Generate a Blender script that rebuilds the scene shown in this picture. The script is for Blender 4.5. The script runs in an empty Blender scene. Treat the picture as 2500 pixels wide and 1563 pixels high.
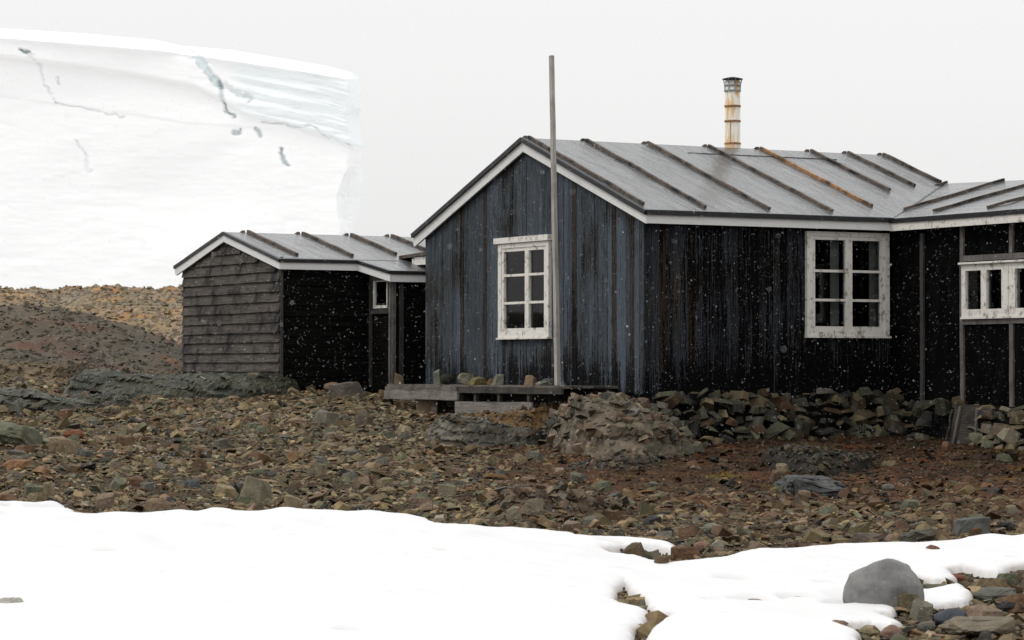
import bpy, bmesh, math, random
import numpy as np
from mathutils import Matrix, Vector

random.seed(7)
RNG = np.random.RandomState(11)
C = bpy.context.scene.collection
sc = bpy.context.scene

# ------------------------------------------------------------------ camera, sky, sun
F = 6700.0                                  # focal length in pixels of a 2500 px wide frame
TH = math.atan(116.5 / F)
VX = np.array([.4955, .8686, 0.0]); RX = np.array([.8686, -.4955, 0.0]); UP = np.array([0, 0, 1.0])
CAM = -35.3 * VX - 1.70 * RX; CAM[2] = 1.7
fw = VX * math.cos(TH) + UP * math.sin(TH)
uv = -VX * math.sin(TH) + UP * math.cos(TH)
cd = bpy.data.cameras.new("camera"); cam = bpy.data.objects.new("camera", cd); C.objects.link(cam)
cam.matrix_world = Matrix(((RX[0], uv[0], -fw[0], CAM[0]), (RX[1], uv[1], -fw[1], CAM[1]),
                           (RX[2], uv[2], -fw[2], CAM[2]), (0, 0, 0, 1)))
cd.sensor_width = 36; cd.sensor_fit = 'HORIZONTAL'; cd.lens = 36 * F / 2500
cd.clip_start = .5; cd.clip_end = 3000
cd.dof.use_dof = True; cd.dof.focus_distance = 31; cd.dof.aperture_fstop = 11
sc.camera = cam

SUN_EL = math.radians(52)
SUN_DIR = Vector((-.95, .22, 0)).normalized() * math.cos(SUN_EL) + Vector((0, 0, math.sin(SUN_EL)))
w = bpy.data.worlds.new("World"); sc.world = w; w.use_nodes = True
nt = w.node_tree; nt.nodes.clear()
out = nt.nodes.new('ShaderNodeOutputWorld')
sky = nt.nodes.new('ShaderNodeTexSky'); sky.sky_type = 'NISHITA'; sky.sun_disc = False
sky.sun_elevation = SUN_EL; sky.sun_rotation = math.atan2(SUN_DIR.x, SUN_DIR.y); sky.air_density = 1; sky.dust_density = 4
hs = nt.nodes.new('ShaderNodeHueSaturation'); hs.inputs['Saturation'].default_value = .06
b1 = nt.nodes.new('ShaderNodeBackground'); b1.inputs[1].default_value = .05
nt.links.new(sky.outputs[0], hs.inputs['Color']); nt.links.new(hs.outputs[0], b1.inputs[0])
tc = nt.nodes.new('ShaderNodeTexCoord'); sx = nt.nodes.new('ShaderNodeSeparateXYZ')
nt.links.new(tc.outputs['Generated'], sx.inputs[0])
rp = nt.nodes.new('ShaderNodeValToRGB')          # cloud deck: dimmer at the horizon, brighter overhead
e = rp.color_ramp.elements
e[0].position = 0.0; e[0].color = (.75, .75, .745, 1); e[1].position = 1.0; e[1].color = (1.45, 1.455, 1.47, 1)
m_ = e.new(.16); m_.color = (.75, .75, .745, 1); m_ = e.new(.45); m_.color = (1.05, 1.05, 1.055, 1)
nt.links.new(sx.outputs['Z'], rp.inputs[0])
b2 = nt.nodes.new('ShaderNodeBackground'); b2.inputs[1].default_value = 1.0
nt.links.new(rp.outputs[0], b2.inputs[0])
ad = nt.nodes.new('ShaderNodeAddShader')
nt.links.new(b1.outputs[0], ad.inputs[0]); nt.links.new(b2.outputs[0], ad.inputs[1]); nt.links.new(ad.outputs[0], out.inputs[0])
sl = bpy.data.lights.new("sun", 'SUN'); sl.energy = .75; sl.angle = math.radians(16); sl.color = (1, .97, .93)
so = bpy.data.objects.new("sun", sl); C.objects.link(so)
so.rotation_euler = SUN_DIR.to_track_quat('Z', 'Y').to_euler()
sc.view_settings.view_transform = 'Standard'; sc.view_settings.look = 'None'
sc.view_settings.exposure = 0; sc.view_settings.gamma = 1; sc.view_settings.use_curve_mapping = False
sc.cycles.max_bounces = 6; sc.cycles.transparent_max_bounces = 12

# ------------------------------------------------------------------ geometry of the view (to turn measurements into metres)
def rays(px, py):
    px = np.asarray(px, float); py = np.asarray(py, float)
    d = fw + RX * ((px - 1250) / F)[..., None] + uv * ((781.5 - py) / F)[..., None]
    return d / (d @ VX)[..., None]
def onp(px, py, ax, val):
    d = rays(px, py); return CAM + d * ((val - CAM[ax]) / d[ax])
def xy_td(px, d):
    px = np.asarray(px, float); d = np.asarray(d, float)
    t = (px - 1250) / F
    return CAM[0] + VX[0] * d + RX[0] * t * d, CAM[1] + VX[1] * d + RX[1] * t * d
def td_xy(x, y):
    qx = x - CAM[0]; qy = y - CAM[1]
    d = qx * VX[0] + qy * VX[1]; u = qx * RX[0] + qy * RX[1]
    return 1250 + F * u / np.maximum(d, .1), d

# ------------------------------------------------------------------ numpy noise
def _h(ix, iy, iz):
    n = (ix * 374761393 + iy * 668265263 + iz * 1274126177) & 0xffffffff
    n = ((n ^ (n >> 13)) * 1274126177) & 0xffffffff
    return ((n ^ (n >> 16)) & 0xffff) / 65535.0
def vnoise(x, y, z=0.0, seed=0):
    x, y, z = np.broadcast_arrays(np.asarray(x, float), np.asarray(y, float), np.asarray(z, float))
    ix = np.floor(x).astype(np.int64); iy = np.floor(y).astype(np.int64); iz = np.floor(z).astype(np.int64)
    fx = x - ix; fy = y - iy; fz = z - iz
    fx = fx * fx * (3 - 2 * fx); fy = fy * fy * (3 - 2 * fy); fz = fz * fz * (3 - 2 * fz)
    iz = iz + seed * 101
    def L(a, b, t): return a + (b - a) * t
    r = L(L(L(_h(ix, iy, iz), _h(ix + 1, iy, iz), fx), L(_h(ix, iy + 1, iz), _h(ix + 1, iy + 1, iz), fx), fy),
          L(L(_h(ix, iy, iz + 1), _h(ix + 1, iy, iz + 1), fx), L(_h(ix, iy + 1, iz + 1), _h(ix + 1, iy + 1, iz + 1), fx), fy), fz)
    return r * 2 - 1
def fbm(x, y, z=0.0, o=4, seed=0, ridged=False):
    s = 0; a = 1; t = 0; f = 1
    for i in range(o):
        n = vnoise(x * f, y * f, z * f if not np.isscalar(z) else z, seed + i * 7)
        if ridged: n = 1 - 2 * np.abs(n)
        s = s + a * n; t += a; a *= .5; f *= 2.03
    return s / t

# ------------------------------------------------------------------ ground heights
GD = np.array([0, 17, 24, 30, 35, 38, 42, 46, 50, 60.0])
GP = np.array([-600, 0, 450, 900, 1200, 1570, 2500, 3100.0])
GT = np.array([
    [-.9, -.9, -.9, -.8, -.7, -.65, -.65, -.65],
    [.01, .01, .01, .01, .01, .01, .01, .01],
    [.385, .385, .385, .37, .33, .28, .27, .27],
    [.75, .73, .71, .66, .57, .49, .48, .48],
    [1.02, 1.0, .98, .92, .78, .68, .68, .68],
    [1.2, 1.17, 1.15, 1.08, .95, .95, .9, .9],
    [1.45, 1.43, 1.40, 1.28, 1.2, 1.15, 1.1, 1.1],
    [1.66, 1.66, 1.56, 1.48, 1.35, 1.2, 1.1, 1.1],
    [1.5, 1.5, 1.45, 1.4, 1.3, 1.2, 1.1, 1.1],
    [1.3, 1.3, 1.3, 1.3, 1.2, 1.2, 1.1, 1.1]])
def ground0(px, d):
    px = np.clip(px, GP[0], GP[-1]); d = np.clip(d, 0, 60)
    i = np.clip(np.searchsorted(GD, d) - 1, 0, len(GD) - 2); j = np.clip(np.searchsorted(GP, px) - 1, 0, len(GP) - 2)
    a = (d - GD[i]) / (GD[i + 1] - GD[i]); b = (px - GP[j]) / (GP[j + 1] - GP[j])
    return (GT[i, j] * (1 - a) * (1 - b) + GT[i + 1, j] * a * (1 - b) + GT[i, j + 1] * (1 - a) * b + GT[i + 1, j + 1] * a * b)
def ground_xy(x, y):
    px, d = td_xy(x, y)
    z = ground0(px, d)
    k = np.clip((d - 17) / 6, 0, 1)
    return z + k * (.05 * fbm(x * .8, y * .8, 3.3, 3) + .05 * fbm(x * 2.3, y * 2.3, 1.3, 2, 5))
def ghit(px, py, base=False):
    """point where a sight line meets the ground"""
    ds = np.arange(14, 47, .04)
    r = rays(px, py); P = CAM + r * ds[:, None]
    g = ground_xy(P[:, 0], P[:, 1]); k = np.where(P[:, 2] < g)[0]
    i = k[0] if len(k) else len(ds) - 1
    return P[i], ds[i]

# ------------------------------------------------------------------ node helpers
class N:
    def __init__(s, name):
        s.m = bpy.data.materials.new(name); s.m.use_nodes = True; s.t = s.m.node_tree; s.t.nodes.clear()
        s.o = s.t.nodes.new('ShaderNodeOutputMaterial'); s.p = s.t.nodes.new('ShaderNodeBsdfPrincipled')
        s.t.links.new(s.p.outputs[0], s.o.inputs[0]); s._tc = None
    def tc(s):
        if s._tc is None: s._tc = s.t.nodes.new('ShaderNodeTexCoord')
        return s._tc.outputs['Object']
    def set(s, sock, v):
        if hasattr(v, 'links') or isinstance(v, bpy.types.NodeSocket): s.t.links.new(v, sock)
        elif isinstance(v, (tuple, list)) and len(v) == 3 and sock.type == 'RGBA': sock.default_value = (*v, 1)
        else: sock.default_value = v
    def math(s, op, a, b=0.0, c=0.0, clamp=False):
        n = s.t.nodes.new('ShaderNodeMath'); n.operation = op; n.use_clamp = clamp
        s.set(n.inputs[0], a); s.set(n.inputs[1], b); s.set(n.inputs[2], c); return n.outputs[0]
    def smooth(s, v, lo, hi, a=0.0, b=1.0):
        n = s.t.nodes.new('ShaderNodeMapRange'); n.interpolation_type = 'SMOOTHSTEP'
        for i, q in enumerate((v, lo, hi, a, b)): s.set(n.inputs[i], q)
        return n.outputs[0]
    def scale(s, v, k):
        n = s.t.nodes.new('ShaderNodeMapping'); s.set(n.inputs[0], v); n.inputs['Scale'].default_value = k; return n.outputs[0]
    def noise(s, v, sc_=5.0, det=3.0, rough=.55, dist=0.0):
        n = s.t.nodes.new('ShaderNodeTexNoise'); s.set(n.inputs['Vector'], v)
        n.inputs['Scale'].default_value = sc_; n.inputs['Detail'].default_value = det
        n.inputs['Roughness'].default_value = rough; n.inputs['Distortion'].default_value = dist; return n.outputs[0]
    def voro(s, v, sc_, feat='F1'):
        n = s.t.nodes.new('ShaderNodeTexVoronoi'); n.feature = feat; s.set(n.inputs['Vector'], v); n.inputs['Scale'].default_value = sc_
        return n.outputs[0]
    def ramp(s, f, stops, interp='LINEAR'):
        n = s.t.nodes.new('ShaderNodeValToRGB'); s.set(n.inputs[0], f); cr = n.color_ramp; cr.interpolation = interp
        while len(cr.elements) < len(stops): cr.elements.new(.5)
        for e_, (p, c) in zip(cr.elements, stops): e_.position = p; e_.color = (*c, 1)
        return n.outputs[0]
    def mix(s, f, a, b, mode='MIX'):
        n = s.t.nodes.new('ShaderNodeMix'); n.data_type = 'RGBA'; n.blend_type = mode
        s.set(n.inputs[0], f); s.set(n.inputs[6], a); s.set(n.inputs[7], b); return n.outputs[2]
    def sep(s, v):
        n = s.t.nodes.new('ShaderNodeSeparateXYZ'); s.set(n.inputs[0], v); return n.outputs
    def attr(s, name):
        n = s.t.nodes.new('ShaderNodeAttribute'); n.attribute_name = name; return n.outputs
    def white(s, v):
        n = s.t.nodes.new('ShaderNodeTexWhiteNoise'); n.noise_dimensions = '1D'; s.set(n.inputs['W'], v); return n.outputs[0]
    def bump(s, h, dist=.01, st=1.0):
        n = s.t.nodes.new('ShaderNodeBump'); s.set(n.inputs['Height'], h); n.inputs['Distance'].default_value = dist
        n.inputs['Strength'].default_value = st; s.t.links.new(n.outputs[0], s.p.inputs['Normal'])
    def fin(s, col, rough=.7, spec=.5, metal=0.0):
        s.set(s.p.inputs['Base Color'], col); s.set(s.p.inputs['Roughness'], rough)
        s.p.inputs['Specular IOR Level'].default_value = spec; s.set(s.p.inputs['Metallic'], metal); return s.m

def mat_rock(name, rough=.72, spec=.35, contrast=1.0, fine=22.0):
    n = N(name); t = n.attr('tint')[0]
    a = n.noise(n.tc(), fine * .35, 3, .4, .3); b = n.noise(n.tc(), fine * 2.4, 3, .6)
    k = n.math('MULTIPLY_ADD', a, 1.3 * contrast, .35 + .3 * (1 - contrast)); k2 = n.math('MULTIPLY_ADD', b, .9, .55)
    col = n.mix(1.0, t, n.ramp(n.math('MULTIPLY', k, n.math('MULTIPLY', k2, .5)), [(0, (.0, .0, .0)), (1, (2, 2, 2))]), 'MULTIPLY')
    rust = n.smooth(n.noise(n.scale(n.tc(), (1, 1.4, .8)), fine * .22, 3, .6), .58, .75)
    col = n.mix(n.math('MULTIPLY', rust, .5), col, (.13, .075, .035))
    n.bump(n.math('ADD', a, n.math('MULTIPLY', b, .4)), .02, .8)
    return n.fin(col, rough, spec)
def mat_simple(name, col, rough=.7, spec=.4, sc_=8, amt=.5, metal=0.0, stretch=(1, 1, 1), bump=.003):
    n = N(name); a = n.noise(n.scale(n.tc(), stretch), sc_, 4, .6)
    lo = tuple(c * (1 - amt) for c in col); hi = tuple(c * (1 + amt) for c in col)
    n.bump(a, bump, 1.0); return n.fin(n.ramp(a, [(.25, lo), (.75, hi)]), rough, spec, metal)
def mat_boards(name, ax, amount, paint=((.057, .067, .077)), rust=1.0, zlow=1.38, base=(.004, .004, .0045), side=None):
    """tarred vertical boards under peeling grey-blue paint; ax = coordinate that runs along the wall"""
    n = N(name); P = n.sep(n.tc()); s_ = P[ax]; z = P[2]
    bid = n.math('FLOOR', n.math('DIVIDE', s_, .112)); wn = n.white(bid); wn2 = n.white(n.math('ADD', bid, 53.7))
    N1 = n.noise(n.scale(n.tc(), (38, 38, 1.1)), 1, 4, .65, .2); N2 = n.noise(n.scale(n.tc(), (85, 85, 14)), 1, 4, .8)
    N3 = n.noise(n.scale(n.tc(), (1.3, 1.3, .9)), 1, 3, .55)
    col = n.ramp(wn2, [(0, tuple(c * .8 for c in paint)), (.35, tuple(c * .9 for c in paint)), (.7, paint), (1, (paint[0] * 1.25, paint[1] * 1.3, paint[2] * 1.35))])
    col = n.mix(n.math('MULTIPLY', n.smooth(N3, .5, .66), .7 * rust), col, (.035, .030, .024))
    col = n.mix(n.math('MULTIPLY', n.math('GREATER_THAN', wn, .87), .7 * rust), col, (.030, .018, .010))
    m = n.math('ADD', n.math('MULTIPLY', N1, .60), n.math('MULTIPLY', N2, .62))
    m = n.math('ADD', m, n.math('MULTIPLY', n.math('SUBTRACT', wn, .5), -.11)); m = n.math('ADD', m, n.math('MULTIPLY', n.math('SUBTRACT', N3, .5), -.35))
    wear = n.smooth(z, zlow, zlow + .8, .15, 0.0)
    m = n.math('SUBTRACT', n.math('ADD', m, amount), wear)
    m = n.math('ADD', m, n.smooth(s_, side[0], side[1], side[2], 0.0)) if side else m
    peel = n.smooth(m, .55, .59)
    fine = n.noise(n.scale(n.tc(), (90, 90, 3.5)), 1, 4, .7)
    col = n.mix(1.0, col, n.ramp(fine, [(.3, (.38, .38, .38)), (.7, (1.55, 1.55, 1.55))]), 'MULTIPLY')
    gl = n.smooth(n.math('ABSOLUTE', n.math('SUBTRACT', n.math('FRACT', n.math('DIVIDE', s_, .028)), .5)), .36, .5)
    col = n.mix(n.math('MULTIPLY', gl, .65), col, (.004, .004, .004))
    n.bump(n.math('ADD', n.math('MULTIPLY', peel, .4), fine), .002, .8)
    return n.fin(n.mix(peel, base, col), .8, .05)
def mat_white(name, wear=.5, col=(.66, .65, .61)):
    n = N(name); a = n.noise(n.tc(), 9, 4, .7, .5); b = n.noise(n.scale(n.tc(), (1, 1, .12)), 75, 4, .7)
    f = n.noise(n.tc(), 120, 2, .6)
    g = n.math('ADD', n.math('MULTIPLY', a, .6), n.math('MULTIPLY', b, .45))
    peel = n.smooth(g, .72 - .2 * wear, .745 - .2 * wear)
    stain = n.smooth(a, .45, .7)
    c = n.mix(n.math('MULTIPLY', stain, .22), col, (.46, .40, .31))
    c = n.mix(n.math('MULTIPLY', peel, .85), c, (.17, .145, .12)); c = n.mix(n.smooth(f, .76, .8), c, (.12, .10, .08))
    n.bump(n.math('ADD', n.math('MULTIPLY', peel, -1.0), f), .002, .6)
    return n.fin(c, .6, .3)
def mat_wood(name, col, ax=(18, 18, 1.2), amt=.6, rough=.75, dark=(.02, .017, .014), dk=.35):
    n = N(name); a = n.noise(n.scale(n.tc(), ax), 1.6, 4, .7, .3); b = n.noise(n.tc(), 3.5, 3, .6)
    lo = tuple(c * (1 - amt) for c in col); hi = tuple(c * (1 + amt * .8) for c in col)
    c = n.ramp(a, [(.28, lo), (.5, col), (.72, hi)])
    c = n.mix(n.math('MULTIPLY', n.smooth(b, .45, .7), dk * 2), c, dark)
    n.bump(a, .004, .8); return n.fin(c, rough, .3)

MAT = {}
MAT['gable'] = mat_boards('peeling_blue_boards', 1, .034)
MAT['long'] = mat_boards('tarred_boards', 0, -.055, paint=(.024, .026, .030), rust=1.2, base=(.0018, .0018, .002), side=(.2, 1.3, .09))
MAT['tar'] = mat_simple('tar_paper', (.003, .003, .0029), .95, .02, 6, .8, stretch=(1, 1, .3), bump=.001)
MAT['shedtar'] = mat_simple('tarred_lap_boards', (.0045, .0042, .0038), .95, .03, 3, .9, stretch=(.6, .6, 14), bump=.001)
MAT['lap'] = mat_wood('weathered_lap_boards', (.058, .049, .040), (1.6, 1.6, 34), .95, .85, (.007, .006, .006), .5)
MAT['fascia'] = mat_white('white_fascia_paint', .25, (.60, .60, .585))
MAT['trim'] = mat_white('peeling_window_paint', .72, (.60, .575, .53))
MAT['batten'] = mat_wood('roof_batten_wood', (.085, .066, .052), (9, 9, 9), .7, .7, (.010, .008, .007), .6)
MAT['newbatten'] = mat_wood('fresh_roof_batten_wood', (.27, .14, .060), (9, 9, 9), .6, .6, (.05, .03, .015), .5)
MAT['grey'] = mat_wood('grey_batten_wood', (.105, .095, .088), (30, 30, 1.5), .5, .8, (.035, .03, .027), .3)
MAT['darkgrey'] = mat_wood('dark_batten_wood', (.040, .035, .033), (30, 30, 1.5), .5, .8, (.015, .013, .012), .3)
MAT['deck'] = mat_wood('driftwood_grey_deck', (.115, .098, .083), (1.4, 1.4, 34), .65, .8, (.028, .024, .02), .4)
MAT['deckpale'] = mat_wood('pale_grey_deck', (.15, .135, .118), (1.2, 1.2, 22), .5, .8, (.06, .05, .042), .3)
MAT['deckdark'] = mat_wood('dark_wet_deck', (.040, .033, .026), (1.4, 1.4, 34), .7, .75, (.01, .009, .008), .4)
MAT['pole'] = mat_wood('silver_grey_pole', (.30, .28, .255), (26, 26, .9), .35, .7, (.15, .14, .125), .3)
MAT['edge'] = mat_simple('black_felt_edge', (.008, .008, .009), .45, .35, 20, .5, bump=.004)
MAT['curtain'] = mat_simple('net_curtain', (.22, .22, .195), .9, .1, 5, .3, stretch=(14, 14, .3), bump=.004)
MAT['dark'] = mat_simple('dark_interior', (.01, .01, .01), .9, .1)
MAT['rock'] = mat_rock('rock_surface', .72, .15)
MAT['stone'] = mat_rock('loose_stone', .7, .14, .9, 30.0)
MAT['wetrock'] = mat_rock('wet_slab_rock', .55, .22, 1.15, 9.0)
MAT['boulder'] = mat_rock('boulder_granite', .75, .2, 1.45, 7.0)
MAT['bank'] = mat_rock('crumbling_bank', .8, .25, 1.0, 26.0)

def mat_roof():
    n = N('wet_roofing_felt'); a = n.noise(n.scale(n.tc(), (2.2, .5, 1)), 1.8, 4, .6, .6); b = n.noise(n.tc(), 60, 3, .7)
    c = n.ramp(a, [(.3, (.050, .052, .053)), (.7, (.085, .087, .088))])
    st_ = n.noise(n.scale(n.tc(), (7, .7, .7)), 1.6, 4, .65, .8)
    c = n.mix(n.math('MULTIPLY', n.smooth(st_, .56, .72), .6), c, (.022, .022, .022))
    n.bump(n.math('ADD', n.noise(n.scale(n.tc(), (5, 1.0, 1)), 1.4, 4, .6, 1.6), n.math('MULTIPLY', b, .06)), .03, .6)
    return n.fin(c, n.math('MULTIPLY_ADD', b, .12, .15), .62)
MAT['felt'] = mat_roof()
def mat_snow(name='old_snow', spots=True):
    n = N(name); t = n.attr('tint')[0]; a = n.noise(n.scale(n.tc(), (1.2, 1.2, 1.2)), 2.2, 3, .5); b = n.noise(n.tc(), 26, 3, .6)
    c = n.mix(n.math('MULTIPLY', n.smooth(n.noise(n.tc(), 5, 3, .6), .62, .8), .35), t, (.56, .49, .42))
    n.bump(n.math('ADD', a, n.math('MULTIPLY', b, .12)), .03, .35)
    return n.fin(c, .6, .2)
MAT['snow'] = mat_snow()
def mat_ice():
    n = N('glacier_ice'); ice = n.attr('tint')[0]
    a = n.noise(n.scale(n.tc(), (.25, .25, 1.6)), .6, 4, .6)
    c = n.mix(1.0, ice, n.ramp(a, [(.3, (.985, .988, .988)), (.7, (1, 1, 1))]), 'MULTIPLY')
    n.bump(n.noise(n.scale(n.tc(), (.3, .3, 1.2)), .8, 3, .5), .03, .25)
    return n.fin(c, .7, .2)
MAT['ice'] = mat_ice()
def mat_soil():
    n = N('rubble_soil'); t = n.attr('tint')[0]
    a = n.noise(n.tc(), 7, 5, .65); b = n.voro(n.tc(), 34)
    c = n.mix(1.0, t, n.ramp(n.math('MULTIPLY', a, n.math('ADD', b, .55)), [(.12, (.2, .2, .2)), (.65, (1.7, 1.6, 1.4))]), 'MULTIPLY')
    n.bump(n.math('ADD', a, b), .03, 1.0); return n.fin(c, .85, .1)
MAT['soil'] = mat_soil()
def mat_glass():
    n = N('window_glass'); g = n.t.nodes.new('ShaderNodeBsdfGlossy'); g.inputs['Roughness'].default_value = .03
    g.inputs['Color'].default_value = (.8, .8, .8, 1)
    tr = n.t.nodes.new('ShaderNodeBsdfTransparent'); tr.inputs[0].default_value = (.8, .82, .82, 1)
    fr = n.t.nodes.new('ShaderNodeFresnel'); fr.inputs[0].default_value = 1.3
    mx = n.t.nodes.new('ShaderNodeMixShader'); n.t.links.new(fr.outputs[0], mx.inputs[0])
    n.t.links.new(tr.outputs[0], mx.inputs[1]); n.t.links.new(g.outputs[0], mx.inputs[2]); n.t.links.new(mx.outputs[0], n.o.inputs[0]); return n.m
MAT['glass'] = mat_glass()
def mat_flake():
    n = N('snowflake'); n.fin((.85, .85, .87), .8, .1); n.p.inputs['Alpha'].default_value = .5; return n.m
MAT['flake'] = mat_flake()
def mat_pipe():
    n = N('rusty_white_pipe'); a = n.noise(n.scale(n.tc(), (5, 5, 1.3)), 1.6, 5, .65, .5); P = n.sep(n.tc()); z = P[2]
    c = n.mix(n.smooth(a, .50, .66), (.56, .54, .49), (.42, .24, .07))
    low = n.smooth(z, 4.95, 5.75, .75, 0.0); c = n.mix(n.math('MULTIPLY', low, n.smooth(n.noise(n.scale(n.tc(), (6, 6, .8)), 1.5, 3, .6), .4, .62)), c, (.40, .27, .11))
    c = n.mix(n.smooth(z, 4.86, 4.98, .55, 0.0), c, n.ramp(n.noise(n.tc(), 9, 2, .5), [(.4, (.10, .14, .30)), (.6, (.42, .20, .05))]))
    return n.fin(c, .45, .5, .15)
MAT['pipe'] = mat_pipe()
MAT['rust'] = mat_simple('rusty_band', (.25, .13, .05), .7, .3, 30, .6)
MAT['galv'] = mat_simple('galvanised_cage', (.22, .25, .26), .5, .5, 20, .3, .4)

# ------------------------------------------------------------------ object helpers
def tag(o, label=None, cat=None, group=None, kind=None):
    if label: o['label'] = label
    if cat: o['category'] = cat
    if group: o['group'] = group
    if kind: o['kind'] = kind
    return o
def empty(name, loc):
    o = bpy.data.objects.new(name, None); C.objects.link(o); o.location = loc; o.empty_display_size = .2; return o
def adopt(o, parent):
    if parent is not None:
        o.parent = parent
        m = Matrix.Identity(4); p = parent
        while p is not None: m = Matrix.Translation(p.location) @ m; p = p.parent if p.type == 'EMPTY' else None
        if parent.type != 'EMPTY':                       # parent mesh sits at world origin already
            m = Matrix.Identity(4)
        o.matrix_parent_inverse = m.inverted() if parent.type == 'EMPTY' else Matrix.Identity(4)
    return o
def mesh_obj(name, verts, faces, mat, parent=None, tint=None, smooth=False):
    """verts in world coordinates"""
    me = bpy.data.meshes.new(name); verts = np.asarray(verts, dtype=np.float32)
    if isinstance(faces, np.ndarray) and faces.ndim == 2:
        k = faces.shape[1]; nf = len(faces)
        me.vertices.add(len(verts)); me.vertices.foreach_set('co', verts.ravel())
        me.loops.add(nf * k); me.loops.foreach_set('vertex_index', faces.astype(np.int32).ravel())
        me.polygons.add(nf); me.polygons.foreach_set('loop_start', np.arange(nf, dtype=np.int32) * k)
        me.update(calc_edges=True)
    else:
        me.from_pydata([tuple(map(float, v)) for v in verts], [], [tuple(map(int, f)) for f in faces]); me.update()
    me.polygons.foreach_set('use_smooth', np.full(len(me.polygons), smooth))
    if tint is not None:
        tint = np.asarray(tint, np.float32)
        if tint.ndim == 1: tint = np.tile(tint, (len(verts), 1))
        a = me.color_attributes.new('tint', 'FLOAT_COLOR', 'POINT')
        a.data.foreach_set('color', np.hstack([tint, np.ones((len(tint), 1), np.float32)]).ravel())
    me.materials.append(mat)
    o = bpy.data.objects.new(name, me); C.objects.link(o); return adopt(o, parent)
class MB:
    def __init__(s): s.v = []; s.f = []
    def add(s, vs, fs):
        b = len(s.v); s.v += [tuple(v) for v in vs]; s.f += [tuple(b + i for i in f) for f in fs]
    def box8(s, vs):       # 4 bottom (ccw) + 4 top
        s.add(vs, [(3, 2, 1, 0), (4, 5, 6, 7), (0, 1, 5, 4), (1, 2, 6, 5), (2, 3, 7, 6), (3, 0, 4, 7)])
    def box(s, x0, x1, y0, y1, z0, z1):
        s.box8([(x0, y0, z0), (x1, y0, z0), (x1, y1, z0), (x0, y1, z0), (x0, y0, z1), (x1, y0, z1), (x1, y1, z1), (x0, y1, z1)])
    def beam(s, a, b, w_, h_, up=(0, 0, 1), n=1, jit=0.0, taper=1.0):
        a = np.array(a, float); b = np.array(b, float); d = b - a; d /= np.linalg.norm(d)
        sd = np.cross(d, up); sd /= np.linalg.norm(sd); u2 = np.cross(sd, d)
        base = len(s.v)
        for i in range(n + 1):
            t = i / n; c = a + (b - a) * t + (sd * random.uniform(-jit, jit) + u2 * random.uniform(-jit, jit) if jit else 0)
            k = 1 + (taper - 1) * t
            for q, r_ in ((-1, -1), (1, -1), (1, 1), (-1, 1)): s.v.append(tuple(c + sd * q * w_ / 2 * k + u2 * r_ * h_ / 2 * k))
        for i in range(n):
            o = base + 4 * i
            for j in range(4): s.f.append((o + j, o + (j + 1) % 4, o + 4 + (j + 1) % 4, o + 4 + j))
        s.f.append((base + 3, base + 2, base + 1, base)); o = base + 4 * n; s.f.append((o, o + 1, o + 2, o + 3))
    def ring(s, cx, cy, prof, n=24):
        base = len(s.v)
        for z, r_ in prof:
            for i in range(n):
                a = 2 * math.pi * i / n; s.v.append((cx + r_ * math.cos(a), cy + r_ * math.sin(a), z))
        for k in range(len(prof) - 1):
            for i in range(n):
                j = (i + 1) % n; s.f.append((base + k * n + i, base + k * n + j, base + (k + 1) * n + j, base + (k + 1) * n + i))
    def build(s, name, mat, parent=None, smooth=False):
        o = mesh_obj(name, s.v, s.f, mat, parent, smooth=smooth)
        bm = bmesh.new(); bm.from_mesh(o.data); bmesh.ops.recalc_face_normals(bm, faces=bm.faces); bm.to_mesh(o.data); bm.free()
        return o
# wall frames: ('X', v): plane X=v seen from -X, s = Y ; ('Y', v): plane Y=v seen from -Y, s = X ; o = distance out of the wall
def wbox(mb, wall, s0, s1, z0, z1, o0, o1):
    a, v = wall
    if a == 'X': mb.box(v - o1, v - o0, min(s0, s1), max(s0, s1), z0, z1)
    else: mb.box(min(s0, s1), max(s0, s1), v - o1, v - o0, z0, z1)
def board_wall(mb, wall, s0, s1, zlo, ztop, width=.112, holes=(), thick=.05, jz=.02):
    a, v = wall; cuts = {s0, s1}; k = math.ceil(s0 / width) * width
    while k < s1: cuts.add(k); k += width
    for h in holes: cuts.add(h[0]); cuts.add(h[1])
    for br in (3.0,):
        if s0 < br < s1: cuts.add(br)
    cuts = sorted(cuts)
    for p, q in zip(cuts, cuts[1:]):
        if q - p < 1e-4: continue
        o = random.uniform(.0, .010); mid = (p + q) / 2
        spans = [(zlo + random.uniform(-jz, jz), None)]
        for h in holes:
            if h[0] - 1e-4 <= mid <= h[1] + 1e-4: spans = [(spans[0][0], h[2]), (h[3], None)]
        e = .0006
        for lo, hi in spans:
            za = ztop(p) if hi is None else hi; zb = ztop(q) if hi is None else hi
            P = [(p - e, lo, -thick), (q + e, lo, -thick), (q + e, lo, o), (p - e, lo, o), (p - e, za, -thick), (q + e, zb, -thick), (q + e, zb, o), (p - e, za, o)]
            mb.box8([(v - w_, s_, z_) if a == 'X' else (s_, v - w_, z_) for s_, z_, w_ in P])

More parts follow.
